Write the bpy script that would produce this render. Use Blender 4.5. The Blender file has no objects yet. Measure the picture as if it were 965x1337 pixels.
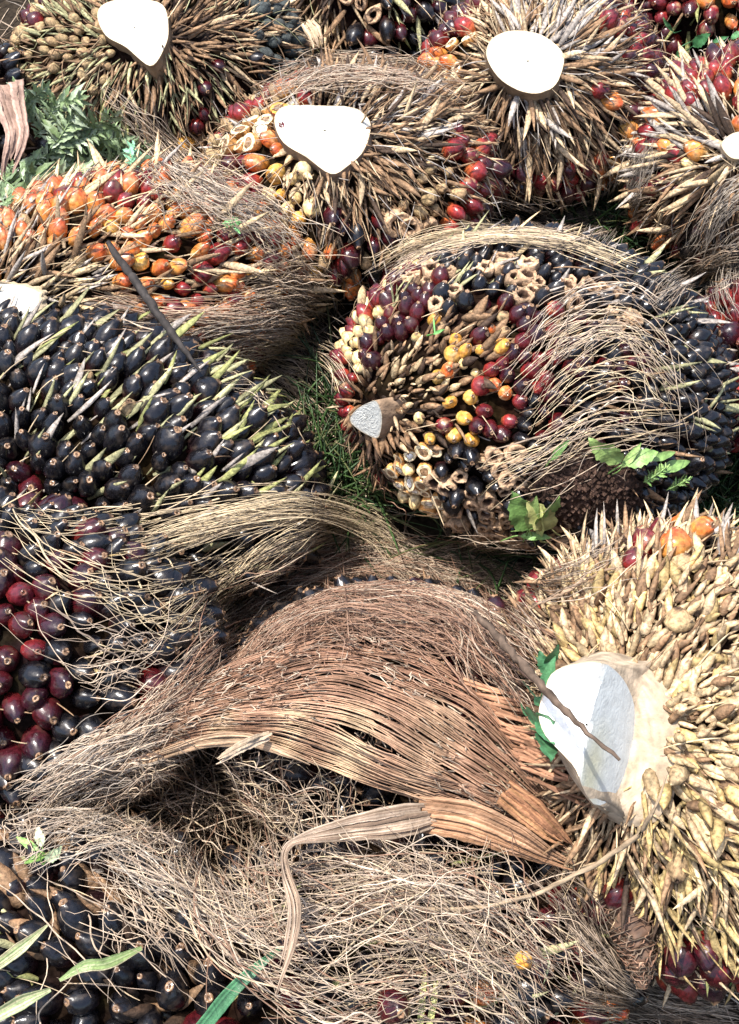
import bpy, math, random
import numpy as np
from mathutils import Matrix, Vector

R = np.random.default_rng(11)
random.seed(5)
SC = bpy.context.scene
COL = SC.collection

# ------------------------------------------------------------------ camera, sky, sun, exposure
CAM_Z, PITCH, VFOV = 1.62, 55.0, 40.0
cd = bpy.data.cameras.new('camera'); cam = bpy.data.objects.new('camera', cd); COL.objects.link(cam)
cam.location = (0, 0, CAM_Z); cam.rotation_euler = (math.radians(90 - PITCH), 0, 0)
cd.sensor_fit = 'VERTICAL'; cd.angle_y = math.radians(VFOV); cd.clip_start = .05; cd.clip_end = 500
SC.camera = cam
SUN_DIR = np.array([-0.26, 0.02, 0.92]); SUN_DIR /= np.linalg.norm(SUN_DIR)     # towards the sun
w = bpy.data.worlds.new('World'); SC.world = w; w.use_nodes = True
nt = w.node_tree; bg = nt.nodes['Background']
sky = nt.nodes.new('ShaderNodeTexSky'); sky.sky_type = 'NISHITA'; sky.sun_disc = False
sky.sun_elevation = math.asin(SUN_DIR[2]); sky.sun_rotation = math.atan2(SUN_DIR[0], SUN_DIR[1])
sky.dust_density = 3.0
nt.links.new(sky.outputs[0], bg.inputs[0]); bg.inputs[1].default_value = 0.15
sd = bpy.data.lights.new('sun', 'SUN'); sd.energy = 3.5; sd.angle = math.radians(0.6); sd.color = (1, .965, .91)
so = bpy.data.objects.new('sun', sd); COL.objects.link(so)
so.rotation_euler = Vector(-SUN_DIR).to_track_quat('-Z', 'Y').to_euler()
SC.view_settings.view_transform = 'Standard'; SC.view_settings.look = 'None'
SC.view_settings.gamma = 1; SC.view_settings.use_curve_mapping = False
SC.view_settings.exposure = 1.2
SC.cycles.max_bounces = 6; SC.cycles.diffuse_bounces = 3; SC.cycles.glossy_bounces = 3

# ------------------------------------------------------------------ pixel of the 965x1337 photo -> ray in the place
FPX = 668.5 / math.tan(math.radians(VFOV / 2)); CO = np.array([0, 0, CAM_Z])
_p = math.radians(PITCH)
XA = np.array([1., 0, 0]); FW = np.array([0, math.cos(_p), -math.sin(_p)]); UP = np.array([0, math.sin(_p), math.cos(_p)])
def ray(px, py):
    px = np.asarray(px, float)[..., None]; py = np.asarray(py, float)[..., None]
    d = FW + XA * (px - 482.5) / FPX - UP * (py - 668.5) / FPX
    return d / np.linalg.norm(d, axis=-1, keepdims=True)
def at(px, py, z):
    d = ray(px, py); t = (np.asarray(z, float) - CAM_Z) / d[..., 2]
    return CO + d * t[..., None]
def proj(P):
    v = P - CO; dz = v @ FW
    return 482.5 + FPX * (v @ XA) / dz, 668.5 - FPX * (v @ UP) / dz, dz
def unit(v):
    return v / (np.linalg.norm(v, axis=-1, keepdims=True) + 1e-12)

# ------------------------------------------------------------------ materials
def new_mat(name):
    m = bpy.data.materials.new(name); m.use_nodes = True
    b = m.node_tree.nodes['Principled BSDF']
    return m, m.node_tree, b
def N(t, typ, **kw):
    n = t.nodes.new(typ)
    for k, v in kw.items(): setattr(n, k, v)
    return n
def col_mat(name, rough=.8, spec=.25, nscale=120, lo=.65, hi=1.3, bump=.3, bscale=400, stretch=None, rvar=0, dust=None, trans=0):
    m, t, b = new_mat(name)
    at_ = N(t, 'ShaderNodeAttribute', attribute_name='Col')
    tc = N(t, 'ShaderNodeNewGeometry'); src = tc.outputs['Position']
    if stretch:
        mp = N(t, 'ShaderNodeMapping'); mp.inputs['Scale'].default_value = stretch
        t.links.new(src, mp.inputs[0]); src = mp.outputs[0]
    n1 = N(t, 'ShaderNodeTexNoise'); n1.inputs['Scale'].default_value = nscale; n1.inputs['Detail'].default_value = 4
    t.links.new(src, n1.inputs['Vector'])
    mr = N(t, 'ShaderNodeMapRange'); mr.inputs[1].default_value = .3; mr.inputs[2].default_value = .7
    mr.inputs[3].default_value = lo; mr.inputs[4].default_value = hi
    t.links.new(n1.outputs[0], mr.inputs[0])
    mx = N(t, 'ShaderNodeMix', data_type='RGBA', blend_type='MULTIPLY'); mx.inputs[0].default_value = 1
    t.links.new(at_.outputs['Color'], mx.inputs[6]); t.links.new(mr.outputs[0], mx.inputs[7])
    out = mx.outputs[2]
    if dust:
        n3 = N(t, 'ShaderNodeTexNoise'); n3.inputs['Scale'].default_value = 90; n3.inputs['Detail'].default_value = 5
        t.links.new(tc.outputs['Position'], n3.inputs['Vector'])
        r3 = N(t, 'ShaderNodeMapRange'); r3.inputs[1].default_value = .55; r3.inputs[2].default_value = .8
        r3.inputs[3].default_value = 0; r3.inputs[4].default_value = dust[3]
        t.links.new(n3.outputs[0], r3.inputs[0])
        m3 = N(t, 'ShaderNodeMix', data_type='RGBA'); m3.inputs[7].default_value = (*dust[:3], 1)
        t.links.new(r3.outputs[0], m3.inputs[0]); t.links.new(out, m3.inputs[6]); out = m3.outputs[2]
        ra = N(t, 'ShaderNodeMapRange'); ra.inputs[1].default_value = .35; ra.inputs[2].default_value = .75
        ra.inputs[3].default_value = rough; ra.inputs[4].default_value = rough + rvar
        t.links.new(n3.outputs[0], ra.inputs[0]); t.links.new(ra.outputs[0], b.inputs['Roughness'])
    t.links.new(out, b.inputs['Base Color'])
    if not dust: b.inputs['Roughness'].default_value = rough
    b.inputs['Specular IOR Level'].default_value = spec
    if bump:
        n2 = N(t, 'ShaderNodeTexNoise'); n2.inputs['Scale'].default_value = bscale; n2.inputs['Detail'].default_value = 3
        t.links.new(src, n2.inputs['Vector'])
        bp = N(t, 'ShaderNodeBump'); bp.inputs['Strength'].default_value = bump; bp.inputs['Distance'].default_value = .002
        t.links.new(n2.outputs[0], bp.inputs['Height']); t.links.new(bp.outputs[0], b.inputs['Normal'])
    if trans:
        b.inputs['Subsurface Weight'].default_value = trans; b.inputs['Subsurface Radius'].default_value = (.004, .003, .001)
    return m
M_FRUIT = col_mat('palm_fruit_skin', rough=.15, spec=.48, nscale=220, lo=.5, hi=1.5, bump=.2, bscale=180, rvar=.28, dust=(.13, .09, .06, .36))
M_DULL = col_mat('dry_husk', rough=.75, spec=.25, nscale=260, lo=.45, hi=1.4, bump=.5, bscale=500)
M_FIB = col_mat('dry_fibre', rough=.65, spec=.3, nscale=90, lo=.6, hi=1.3, bump=0)
M_SHEATH = col_mat('fibrous_sheath', rough=.85, spec=.12, nscale=30, lo=.6, hi=1.35, bump=.6, bscale=300)
M_CORE = col_mat('bunch_core', rough=1, spec=0, nscale=150, lo=.4, hi=1.5, bump=.6, bscale=200)
M_STALK = col_mat('stalk_bark', rough=.8, spec=.2, nscale=60, lo=.6, hi=1.3, bump=.6, bscale=200)
M_CUT = col_mat('cut_stalk_flesh', rough=.6, spec=.25, nscale=70, lo=.86, hi=1.06, bump=.35, bscale=300)
M_LEAF = col_mat('green_leaf', rough=.45, spec=.4, nscale=120, lo=.7, hi=1.25, bump=.4, bscale=350)
M_SOIL = col_mat('dark_soil', rough=.95, spec=.1, nscale=150, lo=.5, hi=1.4, bump=.8, bscale=250)

# ------------------------------------------------------------------ mesh collector (triangles, one colour per vertex)
class MB:
    def __init__(s): s.V = []; s.F = []; s.C = []; s.n = 0
    def add(s, V, F, C):
        V = np.asarray(V, float); C = np.asarray(C, float)
        if C.ndim == 1: C = np.tile(C, (len(V), 1))
        s.V.append(V); s.F.append(np.asarray(F, int) + s.n); s.C.append(C); s.n += len(V)
    def mesh(s, name, mat, off=(0, 0, 0), smooth=True):
        V = np.concatenate(s.V) - np.asarray(off); F = np.concatenate(s.F); C = np.clip(np.concatenate(s.C), 0, 1)
        me = bpy.data.meshes.new(name)
        me.vertices.add(len(V)); me.vertices.foreach_set('co', V.astype(np.float32).ravel())
        me.loops.add(len(F) * 3); me.loops.foreach_set('vertex_index', F.astype(np.int32).ravel())
        me.polygons.add(len(F)); me.polygons.foreach_set('loop_start', np.arange(0, len(F) * 3, 3, dtype=np.int32))
        me.polygons.foreach_set('use_smooth', np.full(len(F), smooth))
        a = me.color_attributes.new('Col', 'FLOAT_COLOR', 'POINT')
        a.data.foreach_set('color', np.c_[C, np.ones(len(C))].astype(np.float32).ravel())
        me.materials.append(mat); me.update(); me.validate()
        return me
    def build(s, name, mat, parent=None, off=None, smooth=True, kind=None):
        if off is None: off = parent.location if parent else (0, 0, 0)
        o = bpy.data.objects.new(name, s.mesh(name, mat, tuple(off), smooth)); COL.objects.link(o)
        if parent: o.parent = parent
        elif off is not None: o.location = off
        if kind: o['kind'] = kind
        return o
def empty(name, loc):
    o = bpy.data.objects.new(name, None); COL.objects.link(o); o.location = tuple(loc); o.empty_display_size = .05; return o
def tag(o, label=None, cat=None, group=None, kind=None):
    for k, v in (('label', label), ('category', cat), ('group', group), ('kind', kind)):
        if v: o[k] = v
    return o

# ------------------------------------------------------------------ shapes
def grid_faces(nr, ns, closed=True):
    F = []
    for i in range(nr - 1):
        for j in range(ns if closed else ns - 1):
            a = i * ns + j; b = i * ns + (j + 1) % ns
            F += [(a, b, b + ns), (a, b + ns, a + ns)]
    return np.array(F, int)
def lathe(prof, cols, ns=12, wob=.0, rng=R):
    th = np.arange(ns) / ns * 2 * math.pi
    k = 1 + wob * (np.cos(2 * th + rng.uniform(0, 6)) * .6 + np.cos(3 * th + rng.uniform(0, 6)) * .5)
    V = []; C = []
    for (r, z), c in zip(prof, cols):
        V.append(np.c_[r * np.cos(th) * k, r * np.sin(th) * k, np.full(ns, z)]); C.append(np.tile(c, (ns, 1)))
    return np.concatenate(V), grid_faces(len(prof), ns), np.concatenate(C)
def mixc(a, b, t): return np.asarray(a) * (1 - t) + np.asarray(b) * t

BODY = [(0.02, -.9), (.6, -.75), (.92, -.3), (1, .12), (.95, .48), (.75, .82), (.47, 1.08), (.29, 1.20), (.26, 1.25), (.16, 1.26), (.11, 1.21), (.01, 1.19)]
FRUIT = {   # base colour, belly colour, apex colour, scar colour
    'k': ((.035, .008, .007), (.0065, .0055, .0065), (.005, .005, .0065), (.30, .18, .10)),
    'm': ((.16, .016, .010), (.060, .006, .008), (.016, .005, .009), (.34, .20, .11)),
    'r': ((.46, .13, .04), (.27, .026, .022), (.085, .009, .014), (.20, .07, .04)),
    'o': ((.62, .36, .10), (.60, .24, .05), (.46, .08, .02), (.22, .10, .04)),
    'y': ((.60, .40, .14), (.62, .38, .08), (.55, .25, .04), (.20, .11, .05)),
    'c': ((.62, .48, .26), (.68, .55, .30), (.62, .44, .18), (.25, .14, .07)),
    'b': ((.30, .20, .10), (.40, .29, .15), (.32, .21, .11), (.12, .07, .04)),
    'u': ((.05, .06, .05), (.045, .055, .055), (.05, .055, .05), (.12, .12, .10)),
}
FSCALE = {'k': 1, 'm': 1.02, 'r': .95, 'o': .92, 'y': .85, 'c': .8, 'b': .72, 'h': 1.12, 't': .95, 'u': .9}
def fruit_variant(ch, rng):
    if ch in FRUIT:
        b0, b1, b2, sc = FRUIT[ch]
        el = rng.uniform(1.1, 1.45) + (.2 if ch in 'ok' else 0)
        prof = [(r * (1 + (.06 * math.sin(z * 3 + rng.uniform(0, 1)))), z * el) for r, z in BODY]
        shift = rng.uniform(-.25, .25); cols = []
        for i, (r, z) in enumerate(BODY):
            t = np.clip((z + .9) / 2.0 + shift, 0, 1)
            c = mixc(b0, b1, min(1, t / .45)) if t < .45 else mixc(b1, b2, (t - .45) / .55)
            if i == 7: c = mixc(c, (.02, .012, .01), .6)
            if i >= 8: c = mixc(np.asarray(sc) * rng.uniform(.25, 1.15), (.06, .03, .02), .0 if i < 10 else .5)
            cols.append(c)
        if ch == 'b':
            prof = [(r * rng.uniform(.85, 1.05), z * rng.uniform(.85, 1.05)) for r, z in prof]
        V, F, C = lathe(prof, cols, 12, .07 if ch not in 'bu' else .16, rng)
    elif ch == 't':
        pale = rng.random() < .72
        skin = (.45, .06, .02) if not pale else (.5, .25, .08); fl = (.66, .36, .07) if not pale else (.70, .58, .36)
        h = rng.uniform(.25, .6); ker = (.72, .68, .6) if rng.random() < .6 else (.25, .15, .08)
        prof = [(.02, -.9), (.6, -.7), (.95, -.3), (1, 0), (.99, h), (.96, h + .05), (.9, h + .06), (.58, h + .05), (.56, h + .04), (.5, h + .03), (.48, h + .03), (.25, h + .04), (.01, h + .04)]
        cols = [skin] * 5 + [fl] * 3 + [(.16, .08, .03)] * 2 + [ker] * 3
        V, F, C = lathe(prof, cols, 14, .12, rng)
        V[:, 2] += V[:, 0] * rng.uniform(-.3, .3) * (V[:, 2] > h - .05)
    else:   # 'h' hollow husk
        o = np.array((.38, .25, .15)) * rng.uniform(.75, 1.15); i_ = np.array((.045, .024, .014)); h = rng.uniform(.55, .9)
        w_ = rng.uniform(.38, .54)
        prof = [(.1, -.9), (.75, -.7), (.95, -.2), (1, .3), (.98, h), (.90, h + .12), (.78, h + .14), (w_ + .1, h + .10), (w_, h), (w_ * .95, .1), (.3, -.25), (.01, -.3)]
        cols = [mixc((.12, .05, .03), o, .3), mixc((.12, .05, .03), o, .6), o * .8, o, o * 1.1, o * 1.2, o * 1.2, o * .95, i_ * 2.2, i_, i_ * .7, i_ * .6]
        V, F, C = lathe(prof, cols, 14, .10, rng)
        V *= 1 + .05 * rng.standard_normal((len(V), 1)) * (V[:, 2:3] > .2); V[:, 2] += .085 * rng.standard_normal(len(V)) * (V[:, 2] > h - .02)
    V = V * (1 + .03 * rng.standard_normal((len(V), 1)))
    if ch in 'oyc' or (ch == 'r' and rng.random() < .3):
        st_ = (rng.random((len(C), 1)) < .16); C = np.where(st_, C * .45 + np.array((.10, .06, .03)), C); st_ = (rng.random((len(C), 1)) < .14); C = np.where(st_, C * .5 + np.array((.30, .22, .12)), C)
    C = C * (1 + .10 * rng.standard_normal((len(C), 1))) * rng.uniform(.8, 1.2)
    return V, F, np.clip(C, 0, 1)
SPK = {'s': (.48, .36, .22), 'n': (.235, .145, .08), 'g': (.34, .30, .26), 'w': (.54, .41, .235), 'd': (.055, .034, .022), 'e': (.26, .27, .10), 'q': (.33, .32, .17), 'y': (.46, .34, .15)}
def spike_shape(shape, rng, base, ):
    """axis +Z length 1, +X outward. returns V, F, C ; width in units of length"""
    if shape == 'B':    # long flat bract
        tt = np.array([0, .18, .45, .72, .9, 1.]); wd = np.array([.55, .8, 1, .72, .34, .03]) * rng.uniform(.045, .085); th = .38
        bend = rng.uniform(-.28, .10)
    elif shape == 'F':  # dry finger
        tt = np.array([0, .15, .4, .65, .85, 1.]); wd = np.array([.45, .85, 1, .8, .45, .04]) * rng.uniform(.038, .085); th = .7
        bend = rng.uniform(-.2, .2)
    else:               # 'P' boat-shaped petal / scale
        tt = np.array([0, .15, .4, .65, .85, 1.]); wd = np.array([.5, .9, 1, .85, .5, .05]) * rng.uniform(.12, .21); th = .6
        bend = rng.uniform(-.25, .1)
    ns = 6; V = []; C = []
    ang = np.arange(ns) / ns * 2 * math.pi; tw = rng.uniform(-.5, .5); side = rng.uniform(-.14, .14)
    dark = np.asarray(base) * .35
    for i, (t, w_) in enumerate(zip(tt, wd)):
        a = ang + tw * t
        x = w_ * th * np.cos(ang); y = w_ * np.sin(ang)
        x2 = x * math.cos(tw * t) - y * math.sin(tw * t); y2 = x * math.sin(tw * t) + y * math.cos(tw * t)
        V.append(np.c_[x2 + bend * t * t, y2 + side * t * t, np.full(ns, t)])
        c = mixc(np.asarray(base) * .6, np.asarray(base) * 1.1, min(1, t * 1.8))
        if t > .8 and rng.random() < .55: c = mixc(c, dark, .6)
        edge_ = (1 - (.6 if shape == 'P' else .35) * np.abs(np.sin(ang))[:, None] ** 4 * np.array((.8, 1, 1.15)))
        cc = np.tile(c, (ns, 1)) * edge_ * (1 + .14 * rng.standard_normal((ns, 1)))
        C.append(cc)
    V = np.concatenate(V); C = np.concatenate(C)
    return V, grid_faces(len(tt), ns), np.clip(C * rng.uniform(.7, 1.25), 0, 1)
NVAR = 12
T_FR = {c: [fruit_variant(c, R) for _ in range(NVAR)] for c in 'kmroycbuht'}
T_SP = {(s, c): [spike_shape(s, R, SPK[c]) for _ in range(NVAR)] for s in 'BFP' for c in SPK}
_cache = {}
def tmesh(key, i, V, F, C, mat, name):
    k = (key, i)
    if k not in _cache:
        b = MB(); b.add(V, F, C); _cache[k] = b.mesh(name, mat)
    return _cache[k]
def frames(d, n):
    z = unit(d); x = unit(n - z * np.sum(n * z, -1, keepdims=True)); y = np.cross(z, x)
    return np.stack([x, y, z], -1)      # columns
def tubes(P, rad, colr, mb, ns=3, taper=True):
    """P (S,K,3); rad (S,); colr (S,3)"""
    S, K, _ = P.shape
    T = np.gradient(P, axis=1); T = unit(T)
    ref = np.array([.31, .27, .91]); X = unit(np.cross(T, ref)); Y = np.cross(T, X)
    u = np.linspace(0, 1, K); tp = (1 - .65 * np.abs(2 * u - 1) ** 3) if taper else np.ones(K)
    a = np.arange(ns) / ns * 2 * math.pi
    V = P[:, :, None, :] + (rad[:, None, None, None] * tp[None, :, None, None]) * (X[:, :, None, :] * np.cos(a)[None, None, :, None] + Y[:, :, None, :] * np.sin(a)[None, None, :, None])
    g = grid_faces(K, ns)
    F = (g[None] + (np.arange(S) * K * ns)[:, None, None]).reshape(-1, 3)
    C = np.repeat(colr, K * ns, axis=0)
    mb.add(V.reshape(-1, 3), F, C)
def spline(pts, K):
    pts = np.asarray(pts, float); n = len(pts)
    if n == 2: return pts[0] + (pts[1] - pts[0]) * np.linspace(0, 1, K)[:, None]
    d = np.r_[0, np.cumsum(np.linalg.norm(np.diff(pts, axis=0), axis=1))]; d /= d[-1]
    P = np.vstack([2 * pts[0] - pts[1], pts, 2 * pts[-1] - pts[-2]]); out = []
    for s in np.linspace(0, 1, K):
        i = min(n - 2, max(0, np.searchsorted(d, s, side='right') - 1)); f = (s - d[i]) / max(1e-9, d[i + 1] - d[i])
        a, b, c, e = P[i], P[i + 1], P[i + 2], P[i + 3]
        out.append(.5 * (2 * b + (c - a) * f + (2 * a - 5 * b + 4 * c - e) * f * f + (3 * b - a - 3 * c + e) * f ** 3))
    return np.array(out)

# ------------------------------------------------------------------ ground
def ground():
    g = MB(); n = 90
    xs = np.sign(np.linspace(-1, 1, n)) * np.abs(np.linspace(-1, 1, n)) ** 3 * 60
    X, Y = np.meshgrid(xs, xs + 1.6)
    Z = (np.sin(X * 9 + 1.3 * np.sin(Y * 5)) * np.sin(Y * 11)) * .008 * (np.hypot(X, Y - 1.6) < 6) 
    V = np.c_[X.ravel(), Y.ravel(), Z.ravel()]
    F = grid_faces(n, n, False)
    g.add(V, F, np.array((.028, .021, .014)))
    o = g.build('ground', M_SOIL); o['kind'] = 'structure'
ground()

# ------------------------------------------------------------------ the bunches
ELL = []        # (centre, A 3x3 rows = unit axes, semi axes)
def ell_hit(px, py, infl=0.0, only=None):
    d = ray(px, py); best = np.full(d.shape[:-1], np.inf)
    for k, (c, A, s) in enumerate(ELL):
        if only is not None and k != only: continue
        ss = s + infl
        o_ = ((CO - c) @ A.T) / ss; dd = (d @ A.T) / ss
        a = np.sum(dd * dd, -1); b = np.sum(dd * o_, -1); cc = o_ @ o_ - 1
        q = b * b - a * cc
        t = np.where(q > 0, (-b - np.sqrt(np.maximum(q, 0))) / a, np.inf)
        best = np.minimum(best, t)
    return best, d
def surf_t(px, py, infl=.018):
    t, d = ell_hit(px, py, infl)
    tg = (0.012 - CAM_Z) / d[..., 2]
    return np.minimum(t, tg), d

def bunch(name, label, cen, zc, axis, abc, roll, stalk, zones, r0, sp_gap=.013, fr_gap=1.75, lean=.55, flen=1., fibres=120, fcol='sn', hlen=1., grow=None, jit=.36, lift=1.):
    """cen: pixel of the centre at height zc; axis: towards the stalk; abc: semi axes (along the axis, sideways, third)"""
    c = at(cen[0], cen[1], zc); s = unit(np.array(axis, float))
    h = np.cross(s, [0, 0, 1.]); h = np.array([1., 0, 0]) if np.linalg.norm(h) < .2 else unit(h)
    if np.linalg.norm(np.cross(s, [0, 0, 1.])) < .35:
        h = unit(np.array([1., 0, 0]) - s * s[0])
    v = np.cross(s, h)
    if roll:
        cr, sr = math.cos(roll), math.sin(roll); h, v = h * cr + v * sr, v * cr - h * sr
    A = np.stack([s, h, v]); S = np.array(abc, float)
    ELL.append((c, A, S)); ki = len(ELL) - 1
    root = empty(name, (c[0], c[1], 0)); tag(root, label, 'palm bunch', 'oil palm fruit bunches heaped on the ground')
    RL = np.array(root.location)
    def world(q): return c + (q * S) @ A
    # core
    n_r, n_s = 22, 32
    th = np.linspace(0.02, math.pi - .02, n_r); ph = np.arange(n_s) / n_s * 2 * math.pi
    TH, PH = np.meshgrid(th, ph, indexing='ij')
    q = np.stack([np.cos(TH), np.sin(TH) * np.cos(PH), np.sin(TH) * np.sin(PH)], -1).reshape(-1, 3)
    b = MB(); q2 = q * (.985 + .02 * R.standard_normal((len(q), 1)))
    V = world(q2); V[:, 2] = np.maximum(V[:, 2], .004)
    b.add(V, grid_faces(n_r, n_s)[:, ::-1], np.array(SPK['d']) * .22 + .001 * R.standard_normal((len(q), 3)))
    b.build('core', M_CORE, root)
    s_dir = None
    # anchors
    AP = []
    for z_ in zones:
        t, d = ell_hit(z_[0], z_[1], 0, ki); t = float(t); d = d.reshape(3)
        if not math.isfinite(t): t = float((c - CO) @ d)
        p = CO + d * t; ql = (A @ (p - c)) / S; ql /= np.linalg.norm(ql); AP.append(world(ql))
    AP = np.array(AP)
    def sites(gap):
        area = 4 * math.pi * ((S[0] * S[1]) ** 1.6 / 3 + (S[0] * S[2]) ** 1.6 / 3 + (S[1] * S[2]) ** 1.6 / 3) ** (1 / 1.6)
        n = int(area / (gap * gap) * 7); q = R.standard_normal((n, 3)); q /= np.linalg.norm(q, axis=1, keepdims=True)
        w_ = np.linalg.norm(q / S, axis=1); q = q[R.random(n) < w_ / w_.max()]
        P = world(q); nn = unit((q / S) @ A)
        ok = (nn[:, 2] > -.42) & (P[:, 2] > .015)
        q, P, nn = q[ok], P[ok], nn[ok]
        g = gap * .84; g2 = g * g; cells = {}; keep = []
        K_ = np.floor(P / g).astype(int).tolist(); PL = P.tolist()
        for m_, ((a_, b_, c_), (x_, y_, z_)) in enumerate(zip(K_, PL)):
            bad = False
            for da in (-1, 0, 1):
                for db in (-1, 0, 1):
                    for dc in (-1, 0, 1):
                        for (x2, y2, z2) in cells.get((a_ + da, b_ + db, c_ + dc), ()):
                            if (x_ - x2) ** 2 + (y_ - y2) ** 2 + (z_ - z2) ** 2 < g2: bad = True; break
                        if bad: break
                    if bad: break
                if bad: break
            if not bad: cells.setdefault((a_, b_, c_), []).append((x_, y_, z_)); keep.append(m_)
        q, P, nn = q[keep], P[keep], nn[keep]
        dd = np.linalg.norm(P[:, None] - AP[None], axis=2) * (1 + .13 * R.standard_normal((len(P), len(AP))))
        zi = dd.argmin(1)
        gv = (-s if s_dir is None else -unit(s_dir[0] - c)) if grow is None else unit(np.array(grow, float)); tang = gv - nn * (nn @ gv)[:, None]; tl = np.linalg.norm(tang, axis=1, keepdims=True); tang = tang / np.maximum(tl, .15)
        return q, P, nn, zi, tang
    def emit(items, partname, stuffname, mat, most=100):
        """items: (key, V, F, C, M3, pos, scale, variant)"""
        if not items: return
        pos = np.array([i[5] for i in items]); nn = np.array([i[8] for i in items])
        x, y, dz = proj(pos); vis = (x > -15) & (x < 980) & (y > -15) & (y < 1352) & (np.sum(nn * (CO - pos), 1) > 0)
        size = np.array([i[6] for i in items]) / dz * (.25 + np.clip(np.sum(nn * unit(CO - pos), 1), 0, 1)) * np.where(vis, 1, .0)
        order = np.argsort(-size); own = set(int(k) for k in order[:most] if size[k] > 0)
        rest = MB()
        for k, (key, V, F, C, M3, p, sc, vi, _n) in enumerate(items):
            if k in own:
                nm = partname[key[1]] if isinstance(partname, dict) else partname
                o = bpy.data.objects.new(nm, tmesh(key, vi, V, F, C, mat, nm)); COL.objects.link(o); o.parent = root
                m = np.eye(4); m[:3, :3] = M3 * sc; m[:3, 3] = p - RL
                o.matrix_basis = Matrix(m.tolist())
            else:
                rest.add((V * sc) @ M3.T + p, F, C * R.uniform(.8, 1.2))
        if rest.n: rest.build(stuffname, mat, root, kind='stuff')
    # stalk
    if stalk: s_dir = stalk_build(root, stalk, s, c, A, S)
    # fruit
    q, P, nn, zi, tang = sites(r0 * fr_gap)
    shiny = []; dull = []
    for k in range(len(P)):
        z_ = zones[zi[k]]
        if not z_[2]: continue
        ch = z_[2][R.integers(len(z_[2]))]
        if ch == '.': continue
        if s_dir is not None and np.linalg.norm(P[k] - s_dir[0]) < s_dir[1]: continue
        sc = r0 * FSCALE[ch] * R.uniform(.72, 1.14)
        ln_ = lean * (.3 if ch in 'ht' else 1)
        d = nn[k] * 1. + tang[k] * ln_ * R.uniform(.6, 1.3) + R.standard_normal(3) * .13
        M3 = frames(d, unit(R.standard_normal(3))) @ np.diag(R.uniform(.84, 1.14, 3)); vi = int(R.integers(NVAR)); V, F, C = T_FR[ch][vi]
        it = (('fruit', ch), V, F, C, M3, P[k] + nn[k] * sc * (R.uniform(.2, .5) if ch in 'ht' else R.uniform(.0, .6)), sc, vi, nn[k])
        (dull if ch in 'bhu' else shiny).append(it)
    emit(shiny, {c_: ('cut_fruit' if c_ == 't' else 'fruit') for c_ in FSCALE}, 'fruit_cluster', M_FRUIT)
    emit(dull, {'b': 'dried_fruit', 'h': 'empty_husk', 'u': 'mouldy_fruit'}, 'dried_fruit_cluster', M_DULL)
    # spikelets
    q, P, nn, zi, tang = sites(sp_gap)
    items = []
    for k in range(len(P)):
        z_ = zones[zi[k]]
        if not z_[3] or R.random() > z_[4]: continue
        ch = z_[3][R.integers(len(z_[3]))]; L = z_[5] * R.uniform(.45, 1.45) * flen; shp = z_[6]
        if s_dir is not None and np.linalg.norm(P[k] - s_dir[0]) < s_dir[1]: continue
        up = z_[7] if len(z_) > 7 else .45
        d = nn[k] * up * lift * R.uniform(.3, 1.6) + tang[k] + R.standard_normal(3) * jit
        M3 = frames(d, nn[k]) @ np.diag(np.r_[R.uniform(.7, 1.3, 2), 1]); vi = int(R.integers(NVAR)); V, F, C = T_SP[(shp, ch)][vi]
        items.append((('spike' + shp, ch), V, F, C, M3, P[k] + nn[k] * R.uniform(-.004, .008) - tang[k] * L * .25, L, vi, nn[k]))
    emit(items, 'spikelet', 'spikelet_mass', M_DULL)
    # fine fibres among the spikelets
    if fibres:
        q, P, nn, zi, tang = sites(math.sqrt(2 * math.pi * S[0] * S[1] * 2 / fibres))
        if s_dir is not None:
            far = np.linalg.norm(P - s_dir[0], axis=1) > s_dir[1] * 1.25; P, nn, tang = P[far], nn[far], tang[far]
        K = 7; n = len(P); u = np.linspace(0, 1, K)
        L = R.uniform(.03, .085, n) * hlen; dd = unit(tang + nn * R.uniform(-.05, .5, (n, 1)) + R.standard_normal((n, 3)) * .35)
        sd_ = unit(R.standard_normal((n, 3)))
        PP = P[:, None] + nn[:, None] * (.014 + .012 * R.random((n, 1, 1))) + dd[:, None] * (L[:, None, None] * (u - .4)[None, :, None]) + sd_[:, None] * (L[:, None, None] * .22 * (u ** 2)[None, :, None]) - nn[:, None] * (L[:, None, None] * .25 * (u ** 2)[None, :, None])
        PP[..., 2] = np.maximum(PP[..., 2], .004)
        cc = np.array([SPK[fcol[R.integers(len(fcol))]] for _ in range(n)]) * R.uniform(.7, 1.25, (n, 1))
        mb = MB(); tubes(PP, R.uniform(.0005, .0011, n), cc, mb)
        mb.build('fibre', M_FIB, root, kind='stuff')
    return root

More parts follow.
